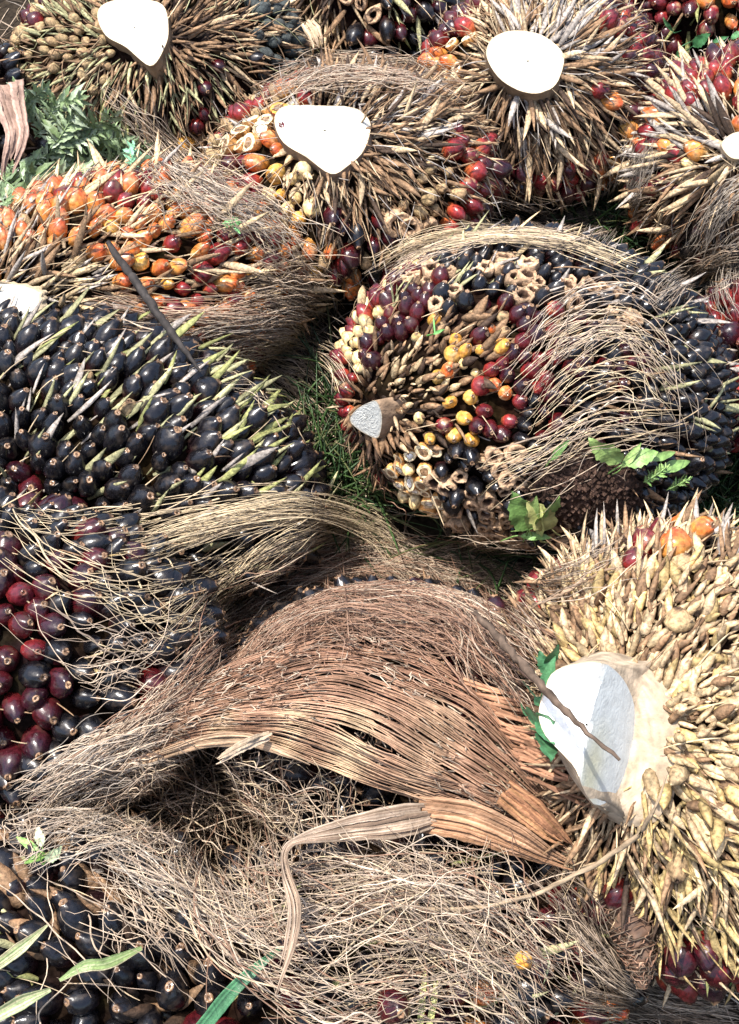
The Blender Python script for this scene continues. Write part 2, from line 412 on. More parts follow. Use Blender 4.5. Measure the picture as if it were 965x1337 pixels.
def outline_resample(pts, n):
    p = np.array(pts, float); p = np.vstack([p, p[:1]])
    m = len(pts); ps = np.vstack([p[-2], p, p[1]])
    out = []
    for i in range(m):
        a, b, c_, e = ps[i], ps[i + 1], ps[i + 2], ps[i + 3]
        for f in np.linspace(0, 1, max(2, n // m), endpoint=False):
            out.append(.5 * (2 * b + (c_ - a) * f + (2 * a - 5 * b + 4 * c_ - e) * f * f + (3 * b - a - 3 * c_ + e) * f ** 3))
    return np.array(out)
def stalk_build(root, st, s, c, A, S):
    """st: outline pixels, distance of the cut beyond the bunch centre, cut normal, bark colour, optional crease"""
    out = outline_resample(st['out'], 48); cx, cy = out.mean(0)
    T = c + s * st['h']; nf = unit(np.array(st['n'], float))
    if 'T' in st:
        tx, ty = st['T'][0], st['T'][1]; low = out[out[:, 1].argmax()]
        px_, py_ = st.get('sit', (float(low[0]), float(low[1])))
        t_, d_ = ell_hit(px_, py_, 0., len(ELL) - 1); t_ = float(t_)
        if math.isfinite(t_): T = CO + d_.reshape(3) * (t_ - st.get('up', .03))
        else: T = at(*st['T'])
    d = ray(out[:, 0], out[:, 1]); t = ((T - CO) @ nf) / (d @ nf); P = CO + d * t[:, None]
    cen = P.mean(0); rad = np.linalg.norm(P - cen, axis=1).mean()
    crease = st.get('crease')
    n = len(P); rings = [1, .985, .95, .9, .84, .77, .7, .63, .56, .49, .42, .35, .28, .21, .14, .02]; V = []; C = []
    white = np.array(st.get('white', (.64, .605, .51))); rim = np.array((.45, .34, .2))
    for i, k in enumerate(rings):
        v = cen + (P - cen) * k
        v = v + nf * (.006 * rad * R.standard_normal((n, 1)) if 0 < i else 0)
        V.append(v); C.append(np.tile(mixc(rim, white, min(1, [0, .45, .8, .92][i] if i < 4 else 1)), (n, 1)) * (1 + .05 * R.standard_normal((n, 1))) * np.where(R.random((n, 1)) < .035, .7, 1))
    V = np.concatenate(V); C = np.concatenate(C)
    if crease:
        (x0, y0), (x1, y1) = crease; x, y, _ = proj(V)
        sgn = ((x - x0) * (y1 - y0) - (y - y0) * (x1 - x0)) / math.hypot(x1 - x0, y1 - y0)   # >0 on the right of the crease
        e0 = ray(x0, y0).reshape(3); P0 = CO + e0 * (((T - CO) @ nf) / (e0 @ nf)); e1 = ray(x1, y1).reshape(3); P1 = CO + e1 * (((T - CO) @ nf) / (e1 @ nf))
        ln = unit(P1 - P0)
        n2 = unit(np.cross(ln, SUN_DIR)); n2 = n2 * np.sign(n2 @ (CO - P0)); n2 = unit(n2 + .22 * unit(SUN_DIR - ln * (SUN_DIR @ ln)))
        dr = unit(V - CO); t2 = ((P0 - CO) @ n2) / (dr @ n2)
        V = np.where((sgn > 0)[:, None], CO + dr * t2[:, None], V)
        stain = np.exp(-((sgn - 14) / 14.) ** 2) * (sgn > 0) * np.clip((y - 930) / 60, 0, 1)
        C = np.where((sgn > 0)[:, None], np.array((.56, .58, .55)) * (1 + .04 * R.standard_normal((len(C), 1))), C)  # facet right of the crease greyed: its shade is partly put into the colour
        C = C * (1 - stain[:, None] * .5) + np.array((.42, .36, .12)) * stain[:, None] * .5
    # bark body: from the rim down into the bunch
    back = unit(c - V[:n].mean(0)) * st['len']; b = MB(); VV = []; CC = []
    bark = np.array(st.get('bark', (.30, .22, .14)))
    rim3 = V[:n]
    cen3 = rim3.mean(0)
    fl = st.get('flare', .35)
    for i, f in enumerate(np.linspace(0, 1, 8)):
        grow = 1 + .035 * min(1, f * 6) + fl * f ** 2
        ridge = 1 + .045 * np.sin(np.arange(n) * 1.9 + f * 2)[:, None] * min(1, f * 3) + .015 * R.standard_normal((n, 1)) * (f > 0)
        VV.append(cen3 + (rim3 - cen3) * grow * ridge + back * f); CC.append(np.tile(bark * (1 - .25 * f), (n, 1)) * (1 + .12 * R.standard_normal((n, 1))))
    b.add(np.concatenate(VV), grid_faces(8, n), np.concatenate(CC))
    so_ = b.build('stalk', M_STALK, root)
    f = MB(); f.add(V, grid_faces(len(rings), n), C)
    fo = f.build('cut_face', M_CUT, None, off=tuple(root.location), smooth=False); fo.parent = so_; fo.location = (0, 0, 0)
    if 'collar' in st:
        oc = outline_resample(st['collar'], 96); cx2, cy2 = out.mean(0); angs = np.arctan2(oc[:, 1] - cy2, oc[:, 0] - cx2)
        rx, ry, _ = proj(rim3); ar = np.arctan2(ry - cy2, rx - cx2); o2 = oc[[int(np.argmin(np.abs(np.angle(np.exp(1j * (angs - a_)))))) for a_ in ar]]
        t_, d_ = ell_hit(o2[:, 0], o2[:, 1], .006, len(ELL) - 1); t_ = np.where(np.isfinite(t_), t_, np.nanmax(np.where(np.isfinite(t_), t_, np.nan)))
        O3 = CO + d_ * t_[:, None]; VV = []; CC = []
        for f in np.linspace(0, 1, 12):
            lump = .003 * np.sin(np.arange(n) * .9 + f * 3)[:, None] * math.sin(math.pi * f) + .0012 * R.standard_normal((n, 1)) * (0 < f < 1)
            VV.append(rim3 * (1 - f) + O3 * f + nf * lump); CC.append(np.tile(mixc(bark * 1.05, bark * .75, f), (n, 1)) * (1 + .13 * R.standard_normal((n, 1))))
        cb_ = MB(); cb_.add(np.concatenate(VV), grid_faces(12, n), np.concatenate(CC)); co_ = cb_.build('collar', M_STALK, None, off=tuple(root.location)); co_.parent = so_; co_.location = (0, 0, 0)
    base = cen3 + back * st.get('cb', .12)
    return base, rad * st.get('clear', .88)

# each zone: pixel x, y, fruit kinds, spikelet kinds, spikelet density, length, shape, lift
bunch('fruit_bunch', 'olive brown fruit bunch with a white rounded stalk cut, behind the wilted weeds', (205, 85), .17, (-.13, -.1, .97), (.15, .235, .165), 0,
  dict(out=[(127, 20), (138, 4), (172, -2), (212, 6), (220, 40), (213, 66), (196, 86), (165, 62), (138, 46)], T=(172, 38, .33), up=.04, h=.17, n=(-.05, -.35, .93), len=.10, flare=.5, bark=(.25, .17, .10)),
  [(60, 60, 'bb', 'qn', .3, .03, 'F'), (20, 30, 'bbm', 'nq', .35, .03, 'F'), (25, 90, 'b', 'nq', .5, .035, 'F'), (110, 75, 'bb', 'qn', .9, .035, 'F'), (95, 45, 'bb', 'qn', .7, .03, 'F'), (120, 100, 'b.', 'qns', 1, .035, 'F'), (110, 130, '..b', 'qnd', 1, .042, 'F'),
   (165, 130, '', 'qnsd', 1, .045, 'F'), (200, 165, '', 'qndd', 1, .05, 'F'), (240, 190, '...k', 'ndn', 1, .05, 'F'), (190, 200, '..k', 'nqd', 1, .05, 'F'), (140, 155, '.k.', 'qne', .8, .04, 'F'),
   (235, 110, '', 'qnn', 1, .045, 'F'), (270, 110, '..m', 'nqd', .8, .04, 'F'), (300, 40, '', 'nsnd', 1, .05, 'F'), (260, 40, '', 'nnd', 1, .05, 'F'), (350, 50, 'uu', 'sn', .35, .045, 'F'), (360, 75, 'u', 'n', .25, .04, 'F'),
   (310, 80, '..k', 'sn', .8, .05, 'F'), (400, 60, 'u.', 'sn', .5, .05, 'B'), (180, -25, '', 'ns', 1, .05, 'F'), (90, 10, 'b.', 'nq', .7, .04, 'F')],
  .012, .0070, 1.7, .6, fibres=600, fcol='sqn', flen=.78, lift=.8)

bunch('fruit_bunch', 'fruit bunch with the broadest white stalk cut, orange fruit down one side', (452, 240), .18, (-.12, -.22, .95), (.135, .215, .16), 0,
  dict(out=[(358, 158), (368, 140), (395, 137), (425, 138), (455, 139), (472, 146), (484, 163), (476, 195), (455, 216), (432, 227), (400, 205), (370, 186)], T=(420, 182, .325), up=.024, h=.17, n=(-.02, -.3, .95), len=.10, flare=.4, bark=(.22, .15, .10)),
  [(320, 190, 'tt', '', 0, .03, 'F'), (300, 180, 'bt', 's', .2, .03, 'F'), (335, 168, 'tt', '', 0, .03, 'F'), (300, 225, 'rrm', 'n', .1, .03, 'F'), (325, 215, 'rro', '', 0, .03, 'F'), (315, 240, 'rro', 'n', .1, .03, 'F'),
   (350, 232, 'ooy', '', .05, .03, 'F'), (335, 260, 'oyo', 'n', .1, .03, 'F'), (370, 260, 'yyoc', 'w', .12, .025, 'P'), (390, 290, 'cyyy', 'w', .15, .025, 'P'), (385, 240, 'cc', 'ws', .4, .028, 'P'), (415, 318, 'yyob', 'n', .12, .03, 'F'), (400, 335, 'yo', 'n', .1, .03, 'F'), (405, 270, 'cyb', 'w', .2, .025, 'P'), (350, 290, 'oyo', 'n', .1, .03, 'F'), (385, 310, 'yoy', 'n', .1, .03, 'F'),
   (425, 250, '', 'nds', 1, .055, 'F'), (440, 290, '.m.', 'nds', .9, .055, 'F'), (450, 315, 'mk', 'ns', .4, .05, 'F'), (480, 310, 'mkb', 'nd', .5, .045, 'F'), (530, 290, 'bhb', 'n', .4, .035, 'F'), (500, 240, '', 'nsdn', 1, .05, 'F'), (560, 240, 'bb', 'ns', .6, .035, 'F'),
   (600, 210, 'rro', 'n', .3, .04, 'F'), (630, 215, 'rrm', 'ns', .35, .045, 'F'), (585, 245, 'rb', 'n', .4, .04, 'F'), (640, 250, 'mk', 'se', .4, .045, 'B'), (545, 175, '', 'sgnd', 1, .055, 'F'), (590, 160, '', 'nsnd', 1, .055, 'F'), (520, 200, '', 'snd', 1, .05, 'F'), (600, 185, '..r', 'sn', .8, .05, 'F'),
   (340, 110, 'rob', 'ng', .4, .03, 'F'), (300, 130, 'rbb', 'ng', .5, .03, 'F'), (290, 160, 'rbb', 'ng', .5, .035, 'F'), (460, 110, '', 'snngd', 1, .055, 'F'), (540, 130, '', 'snngd', 1, .055, 'F')],
  .0138, .0064, 1.62, .6, fibres=1400, fcol='sng', flen=.76, lift=.45)

bunch('fruit_bunch', 'brown spiky fruit bunch with oval white stalk cut above long pale bracts', (705, 128), .17, (-.08, -.12, .97), (.16, .185, .16), 0,
  dict(out=[(635, 72), (643, 50), (668, 40), (700, 43), (722, 55), (736, 72), (733, 95), (722, 114), (700, 122), (675, 117), (650, 100)], T=(686, 82, .325), h=.17, n=(.02, -.42, .9), len=.10, flare=.5, bark=(.25, .17, .10)),
  [(575, 55, 'mrt', 'n', .1, .03, 'F'), (595, 30, 'mmr', 'sn', .2, .04, 'F'), (572, 85, 'to', '', 0, .03, 'F'), (590, 105, 'tt', 'n', .1, .03, 'F'), (600, 70, 'rot', 'n', .1, .03, 'F'), (560, 40, 'm', 'se', .3, .05, 'B'),
   (615, 130, '', 'nsdn', 1, .055, 'F'), (630, 70, '', 'ns', .9, .045, 'F'), (650, 160, '', 'ndn', 1, .055, 'F'), (660, 210, '.m', 'nd', .9, .055, 'F'), (690, 160, '', 'snngd', 1, .06, 'F'), (700, 200, '..', 'sgnn', .9, .07, 'B'), (715, 240, 'rmm', 'wsn', .35, .07, 'B'), (760, 225, 'rmr', 'nsw', .35, .06, 'B'),
   (800, 240, 'rm', 'sn', .35, .05, 'B'), (680, 240, 'mr', 'ns', .4, .06, 'B'), (765, 130, '..r', 'nsdn', .9, .055, 'F'), (800, 150, '..mo', 'nds', .8, .055, 'F'), (760, 180, '.', 'nds', 1, .055, 'F'), (830, 55, 'rrm', 'sn', .35, .05, 'F'), (845, 95, 'mm', 'ns', .35, .05, 'F'), (820, 25, 'rm', 's', .4, .05, 'F'), (850, 75, 'm', 's', .3, .05, 'F'),
   (770, 70, '', 'sgnn', 1, .06, 'F'), (740, 30, '', 'gs', 1, .065, 'B'), (690, 15, '', 'nsg', 1, .06, 'F'), (640, 20, '', 'ns', .8, .05, 'F'), (800, 200, '.ro', 'nd', .7, .05, 'F')],
  .0138, .0066, 1.62, .6, fibres=1400, fcol='sgn', flen=.78, lift=.5)

bunch('fruit_bunch', 'fruit bunch bristling with grey blades, cut by the right edge below the top right corner', (965, 215), .16, (.3, -.05, .92), (.15, .155, .165), 0,
  dict(out=[(942, 190), (950, 178), (965, 172), (985, 176), (992, 195), (975, 206), (955, 206)], T=(968, 190, .31), h=.16, n=(0, -.4, .9), len=.06, flare=.3, bark=(.5, .42, .3), white=(.5, .44, .33)),
  [(938, 108, 'rr', 's', .12, .05, 'B'), (960, 90, 'rrm', 's', .15, .05, 'B'), (960, 130, 'ro', 's', .1, .05, 'B'), (905, 120, 'r', 'gs', .7, .07, 'B'), (895, 165, '.', 'ggs', 1, .075, 'B'), (920, 185, '', 'gsd', 1, .07, 'B'), (860, 185, 'or', 'gs', .6, .07, 'B'), (865, 220, '.r', 'gsw', .9, .075, 'B'),
   (870, 245, 'rm.', 'sn', .8, .07, 'B'), (920, 205, 'oc', 's', .3, .05, 'B'), (935, 225, '', 'snngd', 1, .06, 'F'), (900, 235, '.', 'snw', 1, .07, 'F'), (890, 270, '..m', 'dns', .9, .06, 'F'), (870, 310, 'ro', 'nd', .4, .05, 'F'), (885, 335, 'ory', 'nd', .3, .05, 'F'), (930, 280, '', 'dnd', 1, .05, 'F'), (950, 320, '.k', 'nd', .8, .05, 'F'), (980, 240, '', 'sn', .9, .06, 'F'), (860, 270, 'm.', 'sn', .7, .06, 'B')],
  .0148, .0078, 1.65, .6, fibres=900, fcol='sgn', flen=.85, lift=.8)

bunch('fruit_bunch', 'bright orange fruit bunch bristling with pale straw spikelets, behind the black bunch', (185, 372), .155, (-.86, -.38, .2), (.265, .15, .15), 0,
  dict(out=[(-40, 378), (-10, 370), (20, 372), (46, 379), (51, 393), (44, 412), (10, 420), (-30, 415)], T=(5, 395, .23), sit=(30, 380), up=.03, h=.25, n=(-.3, -.35, .85), len=.012, flare=.0, bark=(.5, .4, .26)),
  [(60, 350, '', 'sgnn', 1, .045, 'F', .4), (100, 365, '', 'sgw', 1, .045, 'F', .4), (60, 320, '.oo', 'sgnn', .6, .05, 'F', .6), (110, 320, 'oob', 'sgnn', .5, .055, 'B', .6), (60, 280, 'ob', 'sgw', 0.37, .06, 'B', .7), (30, 260, 'roo', 'swg', .28, .06, 'B', .8), (110, 260, 'oro', 'swg', 0.31, .06, 'B', .8), (120, 290, 'oyo', 'sw', 0.28, .055, 'B', .7),
   (170, 270, 'oor', 'sw', 0.28, .06, 'B', .7), (180, 310, 'oo', 'sn', 0.28, .055, 'B', .5), (230, 290, 'oro', 'swn', 0.25, .055, 'B', .6), (250, 330, 'oor', 'sn', 0.25, .055, 'B', .4), (200, 350, 'ooy', 'sn', 0.25, .055, 'B', .3), (180, 380, 'oo', 'snngd', 0.46, .055, 'B', .3), (290, 350, 'or', 'sw', 0.25, .06, 'B', .4), (320, 330, 'ror', 'sw', 0.22, .06, 'B', .5), (280, 390, 'ror', 'sn', 0.28, .06, 'B', .3), (240, 410, 'oro', 'sn', 0.37, .06, 'B', .2),
   (300, 430, 'ro', 'sn', 0.37, .06, 'B', .2), (340, 370, 'ro', 'sn', 0.37, .065, 'B', .3), (150, 400, '.', 'sgnn', .9, .055, 'F', .3), (380, 400, '', 'sn', .5, .07, 'B', .3), (10, 300, 'oob', 'sg', .4, .055, 'B', .7)],
  .0136, .0085, 1.62, .55, fibres=1200, fcol='sswn', hlen=1.3, lift=.7)

bunch('fruit_bunch', 'glossy black fruit bunch with grey green bracts between the fruit, at the left edge', (125, 590), .15, (-.90, .38, 0), (.30, .165, .15), 0, None,
  [(100, 560, 'kkkkkkkkkkkb', 'gqqe', .5, .058, 'B', .62), (60, 440, 'k', 'qge', .52, .058, 'B', .75), (0, 560, 'k', 'gq', .36, .05, 'B', .6), (250, 560, 'k', 'qge', .55, .06, 'B', .6), (330, 500, 'k', 'qee', .42, .06, 'B', .5), (380, 580, 'k', 'qee', .4, .06, 'B', .4), (300, 640, 'k', 'qge', .52, .055, 'B', .5), (60, 650, 'kkkm', 'gq', .2, .05, 'B', .5), (150, 640, 'kkkk', 'gq', .36, .055, 'B', .5)],
  .0152, .0135, 1.5, .62, fibres=260, fcol='sn', grow=(.72, .62, .1), jit=.2)

bunch('fruit_bunch', 'domed fruit bunch in the middle with cream, crimson and black fruit around brown scales', (700, 512), .20, (-.93, -.06, .25), (.255, .20, .185), 0,
  dict(out=[(457, 546), (466, 534), (480, 526), (492, 524), (499, 545), (494, 571), (478, 567), (462, 556)], T=(476, 547, .29), h=.28, n=(-.55, -.82, .12), sit=(500, 550), up=.025, len=.15, flare=.5, bark=(.28, .19, .12), white=(.55, .55, .5), clear=1.0),
  [(445, 420, 'cccccr', '', 0, .025, 'P'), (470, 415, 'cccccr', '', 0, .025, 'P'), (465, 460, 'cccccr', '', 0, .025, 'P'), (480, 375, 'cccccr', '', 0, .025, 'P'), (440, 450, 'cccccr', 'w', .1, .025, 'P'), (470, 390, 'cccccr', 'w', .15, .03, 'P'), (470, 440, 'cccccr', 'n', .1, .025, 'P'), (455, 480, 'rcr', 'sn', .4, .03, 'F'), (490, 410, 'ccr', 'n', .1, .025, 'P'), (470, 365, 'cr', 's', .3, .03, 'F'), (500, 440, 'rm', 'n', .15, .025, 'P'),
   (520, 385, 'mmr', 'q', .1, .04, 'B'), (555, 375, 'mmh', 'q', .12, .045, 'B'), (540, 420, 'mmh', 'n', .1, .03, 'B'), (590, 350, 'kkkh', 'q', .15, .045, 'B'), (600, 390, 'kkh', 'q', .15, .045, 'B'), (650, 345, 'khk', 'g', .15, .05, 'B'), (640, 385, 'kkmb', 'q', .15, .04, 'B'), (690, 330, 'k', 'gw', .15, .05, 'B'), (690, 375, 'kkh', 'g', .1, .04, 'B'), (760, 340, 'k', 'gw', .18, .05, 'B'), (850, 385, 'k', 'gq', .15, .05, 'B'), (920, 440, 'k', 'g', .1, .05, 'B'), (900, 520, 'k', 'q', .1, .05, 'B'), (740, 390, 'kkh', 'g', .1, .04, 'B'),
   (520, 470, '..', 'nndsw', 1, .020, 'P', .8), (560, 460, '...c', 'nndsw', 1, .020, 'P', .8), (500, 510, '', 'nnsd', 1, .020, 'P', .8), (540, 510, '..', 'nndsw', 1, .020, 'P', .8), (580, 500, '..y', 'nndw', 1, .020, 'P', .8), (590, 440, '.yb', 'nnd', .8, .020, 'P', .8), (620, 430, 'ym.b', 'nd', .5, .028, 'P', .6), (560, 540, '.c', 'nnd', .9, .020, 'P', .8), (505, 560, '', 'nnd', 1, .028, 'P', .6), (500, 610, '', 'nd', 1, .026, 'F', .5), (525, 560, '', 'nns', 1, .026, 'P', .6),
   (600, 480, 'yco', 'nd', .4, .026, 'P'), (640, 475, 'oyrc', 'nd', .3, .028, 'P'), (610, 530, 'yoy', 'nd', .35, .028, 'P'), (640, 450, 'yob', 'n', .4, .03, 'P'), (650, 510, 'ror', 'n', .2, .03, 'F'), (600, 555, 'ory', 'n', .2, .03, 'F'), (690, 460, 'rrm', 'n', .12, .03, 'F'), (700, 430, 'rm', 'n', .15, .03, 'F'), (680, 490, 'rrm', 'n', .12, .03, 'F'), (640, 550, 'rmm', 'n', .1, .03, 'F'), (670, 410, 'mkb', 'n', .25, .03, 'F'), (740, 440, 'mk', 'n', .1, .03, 'F'), (770, 500, 'km', 'n', .1, .03, 'F'), (700, 540, 'mkk', 'n', .1, .03, 'F'),
   (535, 600, 'tttc', '', 0, .02, 'P'), (520, 625, 'ttc', 'w', .2, .02, 'P'), (560, 580, 'tty', 'n', .1, .02, 'P'), (545, 635, 'tyt', '', .1, .02, 'P'), (515, 655, 'mrk', 'n', .2, .03, 'F'), (600, 630, 'hhk', 'g', .06, .03, 'B'), (575, 680, 'hhk', 'g', .1, .03, 'B'), (640, 590, 'khh', 'g', .1, .03, 'B'), (650, 640, 'hhk', 'g', .1, .03, 'B'), (600, 600, 'kk', 'n', .1, .03, 'F'), (720, 620, 'kkh', 'g', .1, .03, 'B'), (680, 680, 'hhk', 'g', .1, .03, 'B'), (800, 640, 'kk', 'n', .15, .03, 'F'), (545, 690, 'kkb', 'n', .2, .03, 'F'), (860, 600, 'k', 'n', .15, .04, 'B')],
  .0104, .0074, 1.6, .45, fibres=250, fcol='sn', lift=.8)

bunch('fruit_bunch', 'dark maroon fruit bunch with pale curled bracts, half under straw fibre at the left edge', (40, 860), .17, (-.85, .25, -.12), (.215, .165, .165), 0, None,
  [(20, 800, 'mmmr', 'w', .1, .04, 'B', .5), (20, 850, 'mmmr', 'w', .1, .045, 'B', .5), (80, 790, 'mmk', 'w', .1, .045, 'B', .5), (150, 790, 'mkk', 'w', .13, .045, 'B', .5), (80, 860, 'mmk', 'wy', .12, .045, 'B', .5), (140, 860, 'kkm', 'wy', .12, .045, 'B', .5), (40, 930, 'mmmmr', 'wy', .12, .04, 'B', .5), (120, 930, 'kk', 'w', .1, .04, 'B', .5), (30, 1000, 'kkm', 'w', .1, .04, 'B', .5), (60, 720, 'kkm', 'wy', .12, .05, 'B', .5), (200, 800, 'k', 'w', .1, .05, 'B', .5), (5, 940, 'rm', 'w', .1, .04, 'B')],
  .0158, .0165, 1.48, .5, fibres=200, fcol='sn')

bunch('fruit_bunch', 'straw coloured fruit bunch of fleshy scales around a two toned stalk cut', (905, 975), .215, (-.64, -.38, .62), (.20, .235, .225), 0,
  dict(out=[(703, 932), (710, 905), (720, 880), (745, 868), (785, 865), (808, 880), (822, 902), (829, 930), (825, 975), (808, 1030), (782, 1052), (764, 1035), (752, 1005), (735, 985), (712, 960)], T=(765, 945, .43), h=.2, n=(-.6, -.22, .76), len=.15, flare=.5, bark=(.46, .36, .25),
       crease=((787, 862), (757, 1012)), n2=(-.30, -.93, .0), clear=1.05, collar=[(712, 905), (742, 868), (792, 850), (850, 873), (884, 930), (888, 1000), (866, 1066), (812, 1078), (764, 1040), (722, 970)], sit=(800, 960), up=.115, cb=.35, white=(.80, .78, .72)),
  [(700, 790, '.rr', 'ws', .7, .05, 'F', .7), (690, 830, '..', 'sn', 1, .05, 'F', .6), (740, 740, '.r.', 'wsn', 1, .06, 'B', 1.0), (800, 720, '..', 'wsng', 1, .06, 'B', 1.1), (860, 720, '..or', 'wsn', .95, .06, 'B', 1.0), (930, 705, '.ob.', 'wng', .9, .06, 'B', 1.0), (760, 790, '', 'wssnyn', 1, .035, 'P', .8), (830, 790, '', 'wssnyn', 1, .035, 'P', .7), (900, 780, '..b', 'wssnyn', 1, .032, 'P', .7), (860, 850, '', 'wwssn', 1, .034, 'P', .6),
   (930, 850, '', 'wssnyn', 1, .032, 'P', .6), (880, 930, '', 'wwssyn', 1, .034, 'P', .5), (940, 950, '', 'wwysn', 1, .034, 'P', .5), (900, 1020, '', 'wwysn', 1, .036, 'P', .5), (950, 1060, '', 'wysn', 1, .048, 'P', .5), (870, 1080, '', 'wyys', 1, .055, 'F', .4), (850, 1110, '', 'ysn', 1, .055, 'F', .3), (900, 1130, '..b', 'wysn', 1, .058, 'F', .4), (950, 1140, '..', 'wysn', 1, .058, 'F', .4), (880, 1190, '..m', 'ysyd', .9, .06, 'F', .3), (940, 1210, '.mm', 'ysy', .75, .06, 'B', .3), (900, 1240, 'mm.', 'yse', .55, .06, 'B', .3), (950, 1270, 'mrr', 'ys', .4, .06, 'B', .3), (860, 1230, '.m', 'ynd', .7, .06, 'B', .3), (800, 1060, '', 'sn', 1, .05, 'F', .2), (1000, 1200, 'mm.', 'ys', .6, .06, 'B', .3)],
    .0175, .0059, 1.7, .6, fibres=350, fcol='wsn', flen=.72, lift=.38, jit=.45)

bunch('fruit_bunch', 'black fruit bunch wrapped in brown bracts and green blades in the bottom left corner', (110, 1235), .12, (.8, -.35, .1), (.17, .125, .12), 0, None,
  [(60, 1280, 'k', 'nne', 0.35, .040, 'P', .5), (140, 1240, 'kkk', 'nnd', 0.38, .040, 'P', .5), (60, 1180, 'k', 'nn', 0.38, .040, 'P', .5), (90, 1130, 'kk', 'nng', 0.42, .040, 'P', .5), (200, 1280, 'kk', 'nd', 0.32, .040, 'P', .5), (150, 1160, 'kk.', 'nnd', 0.42, .040, 'P', .5), (240, 1320, '', 'snd', 0.42, .040, 'P', .5), (20, 1240, 'k', 'nqe', .55, .055, 'B', .6), (120, 1320, 'k', 'nne', 0.32, .040, 'P', .5), (210, 1200, 'kk', 'nd', 0.42, .040, 'P')],
  .0160, .0125, 1.55, .6, fibres=220, fcol='sn')

bunch('fruit_bunch', 'dark fruit bunch buried under the big brown sheath', (520, 950), .13, (.9, -.2, .1), (.20, .16, .13), 0, None,
  [(640, 900, 'kkm', 'n', .2, .04, 'B'), (500, 900, 'k', 'n', .2, .04, 'B'), (400, 950, 'k', 'n', .2, .04, 'B'), (600, 1000, 'kk.', 'n', .2, .04, 'B')],
  .0155, .0165, 1.75, .5, fibres=60, fcol='sn')

bunch('fruit_bunch', 'black and wine red fruit bunch half hidden by the fibre tangle at the bottom edge', (540, 1240), .12, (-.9, -.25, .1), (.26, .15, .125), 0, None,
  [(400, 1120, 'k.', 'dn', .3, .04, 'B'), (620, 1150, 'kk', 'den', .3, .05, 'B'), (500, 1320, 'mk', 'en', .3, .05, 'B'), (700, 1250, 'kmm', 'eq', .3, .05, 'B'), (770, 1310, 'kkmo', 'eq', .3, .05, 'B'), (680, 1310, 'kko', 'eq', .25, .05, 'B'), (560, 1210, 'k.', 'nd', .3, .05, 'B'), (820, 1270, 'kkm', 'n', .3, .05, 'B')],
  .0155, .0165, 1.8, .5, fibres=60, fcol='sn')

bunch('fruit_bunch', 'dusky red fruit bunch cut off by the right edge halfway down', (1010, 490), .15, (.8, .2, .3), (.10, .13, .12), 0, None,
  [(950, 420, 'mr', 'n', .1, .04, 'B'), (960, 470, 'rm', 'n', .1, .04, 'B'), (955, 540, 'rrm', 'sn', .5, .04, 'F'), (960, 590, 'rk', 'n', .4, .04, 'F')],
  .0165, .0125, 1.68, .4, fibres=40, fcol='gn')

bunch('fruit_bunch', 'small orange red fruit bunch cut off by the left edge above the bottom corner', (-38, 1120), .10, (-.8, .1, .3), (.10, .09, .09), 0, None,
  [(5, 1090, 'or', 'n', .2, .04, 'B'), (5, 1150, 'oro', 'n', .3, .04, 'B'), (-30, 1100, 'r', 'n', .2, .04, 'B')],
  .0150, .014, 1.7, .4, fibres=30, fcol='sn')

bunch('fruit_bunch', 'black fruit bunch with long grey green bracts, cut off by the top edge', (492, 5), .13, (-.3, .3, .8), (.13, .125, .13), 0, None,
  [(440, 15, '..', 'nsdn', 1, .05, 'F'), (425, 40, '..b', 'nsdn', 1, .05, 'F'), (470, 45, 'kkm', 'qn', .2, .05, 'B', .5), (500, 10, 'kkh', 'q', .25, .05, 'B', .5), (500, 60, 'kk', 'qe', .25, .055, 'B', .4), (540, 10, 'kmm', 'qg', .3, .055, 'B', .5), (540, 50, 'kk.', 'qe', .3, .055, 'B', .4), (480, -10, 'kh', 'n', .3, .05, 'B')],
  .0140, .0115, 1.75, .5, fibres=70, fcol='qsn')

bunch('fruit_bunch', 'crimson and orange fruit bunch in the top right corner above the grey bristly one', (905, -5), .13, (.2, .5, .8), (.12, .17, .12), 0, None,
  [(800, 0, 'rm', 's', .4, .05, 'B'), (860, 5, 'rmr', 's', .2, .04, 'B'), (900, 20, 'mr.', 'ne', .3, .04, 'B'), (940, 10, 'oor', 'ne', .2, .04, 'B'), (940, 40, 'or.', 'ne', .4, .04, 'B'), (890, 50, 'mm.', 'ne', .4, .04, 'B'), (970, 20, 'or', 'n', .2, .04, 'B')],
  .0150, .0125, 1.75, .4, fibres=60, fcol='sn')

bunch('fruit_bunch', 'black fruit bunch under the wilted weeds at the left edge', (20, 190), .10, (-.6, .3, .4), (.16, .13, .10), 0, None,
  [(5, 180, 'k', 'n', .2, .04, 'B'), (40, 180, 'kk.', 'nd', .3, .04, 'B'), (110, 190, 'k..', 'ndq', .5, .04, 'B'), (5, 120, 'k', 'n', .4, .04, 'B'), (60, 220, 'k', 'nd', .3, .04, 'B')],
  .0150, .0135, 1.75, .4, fibres=80, fcol='qsn')

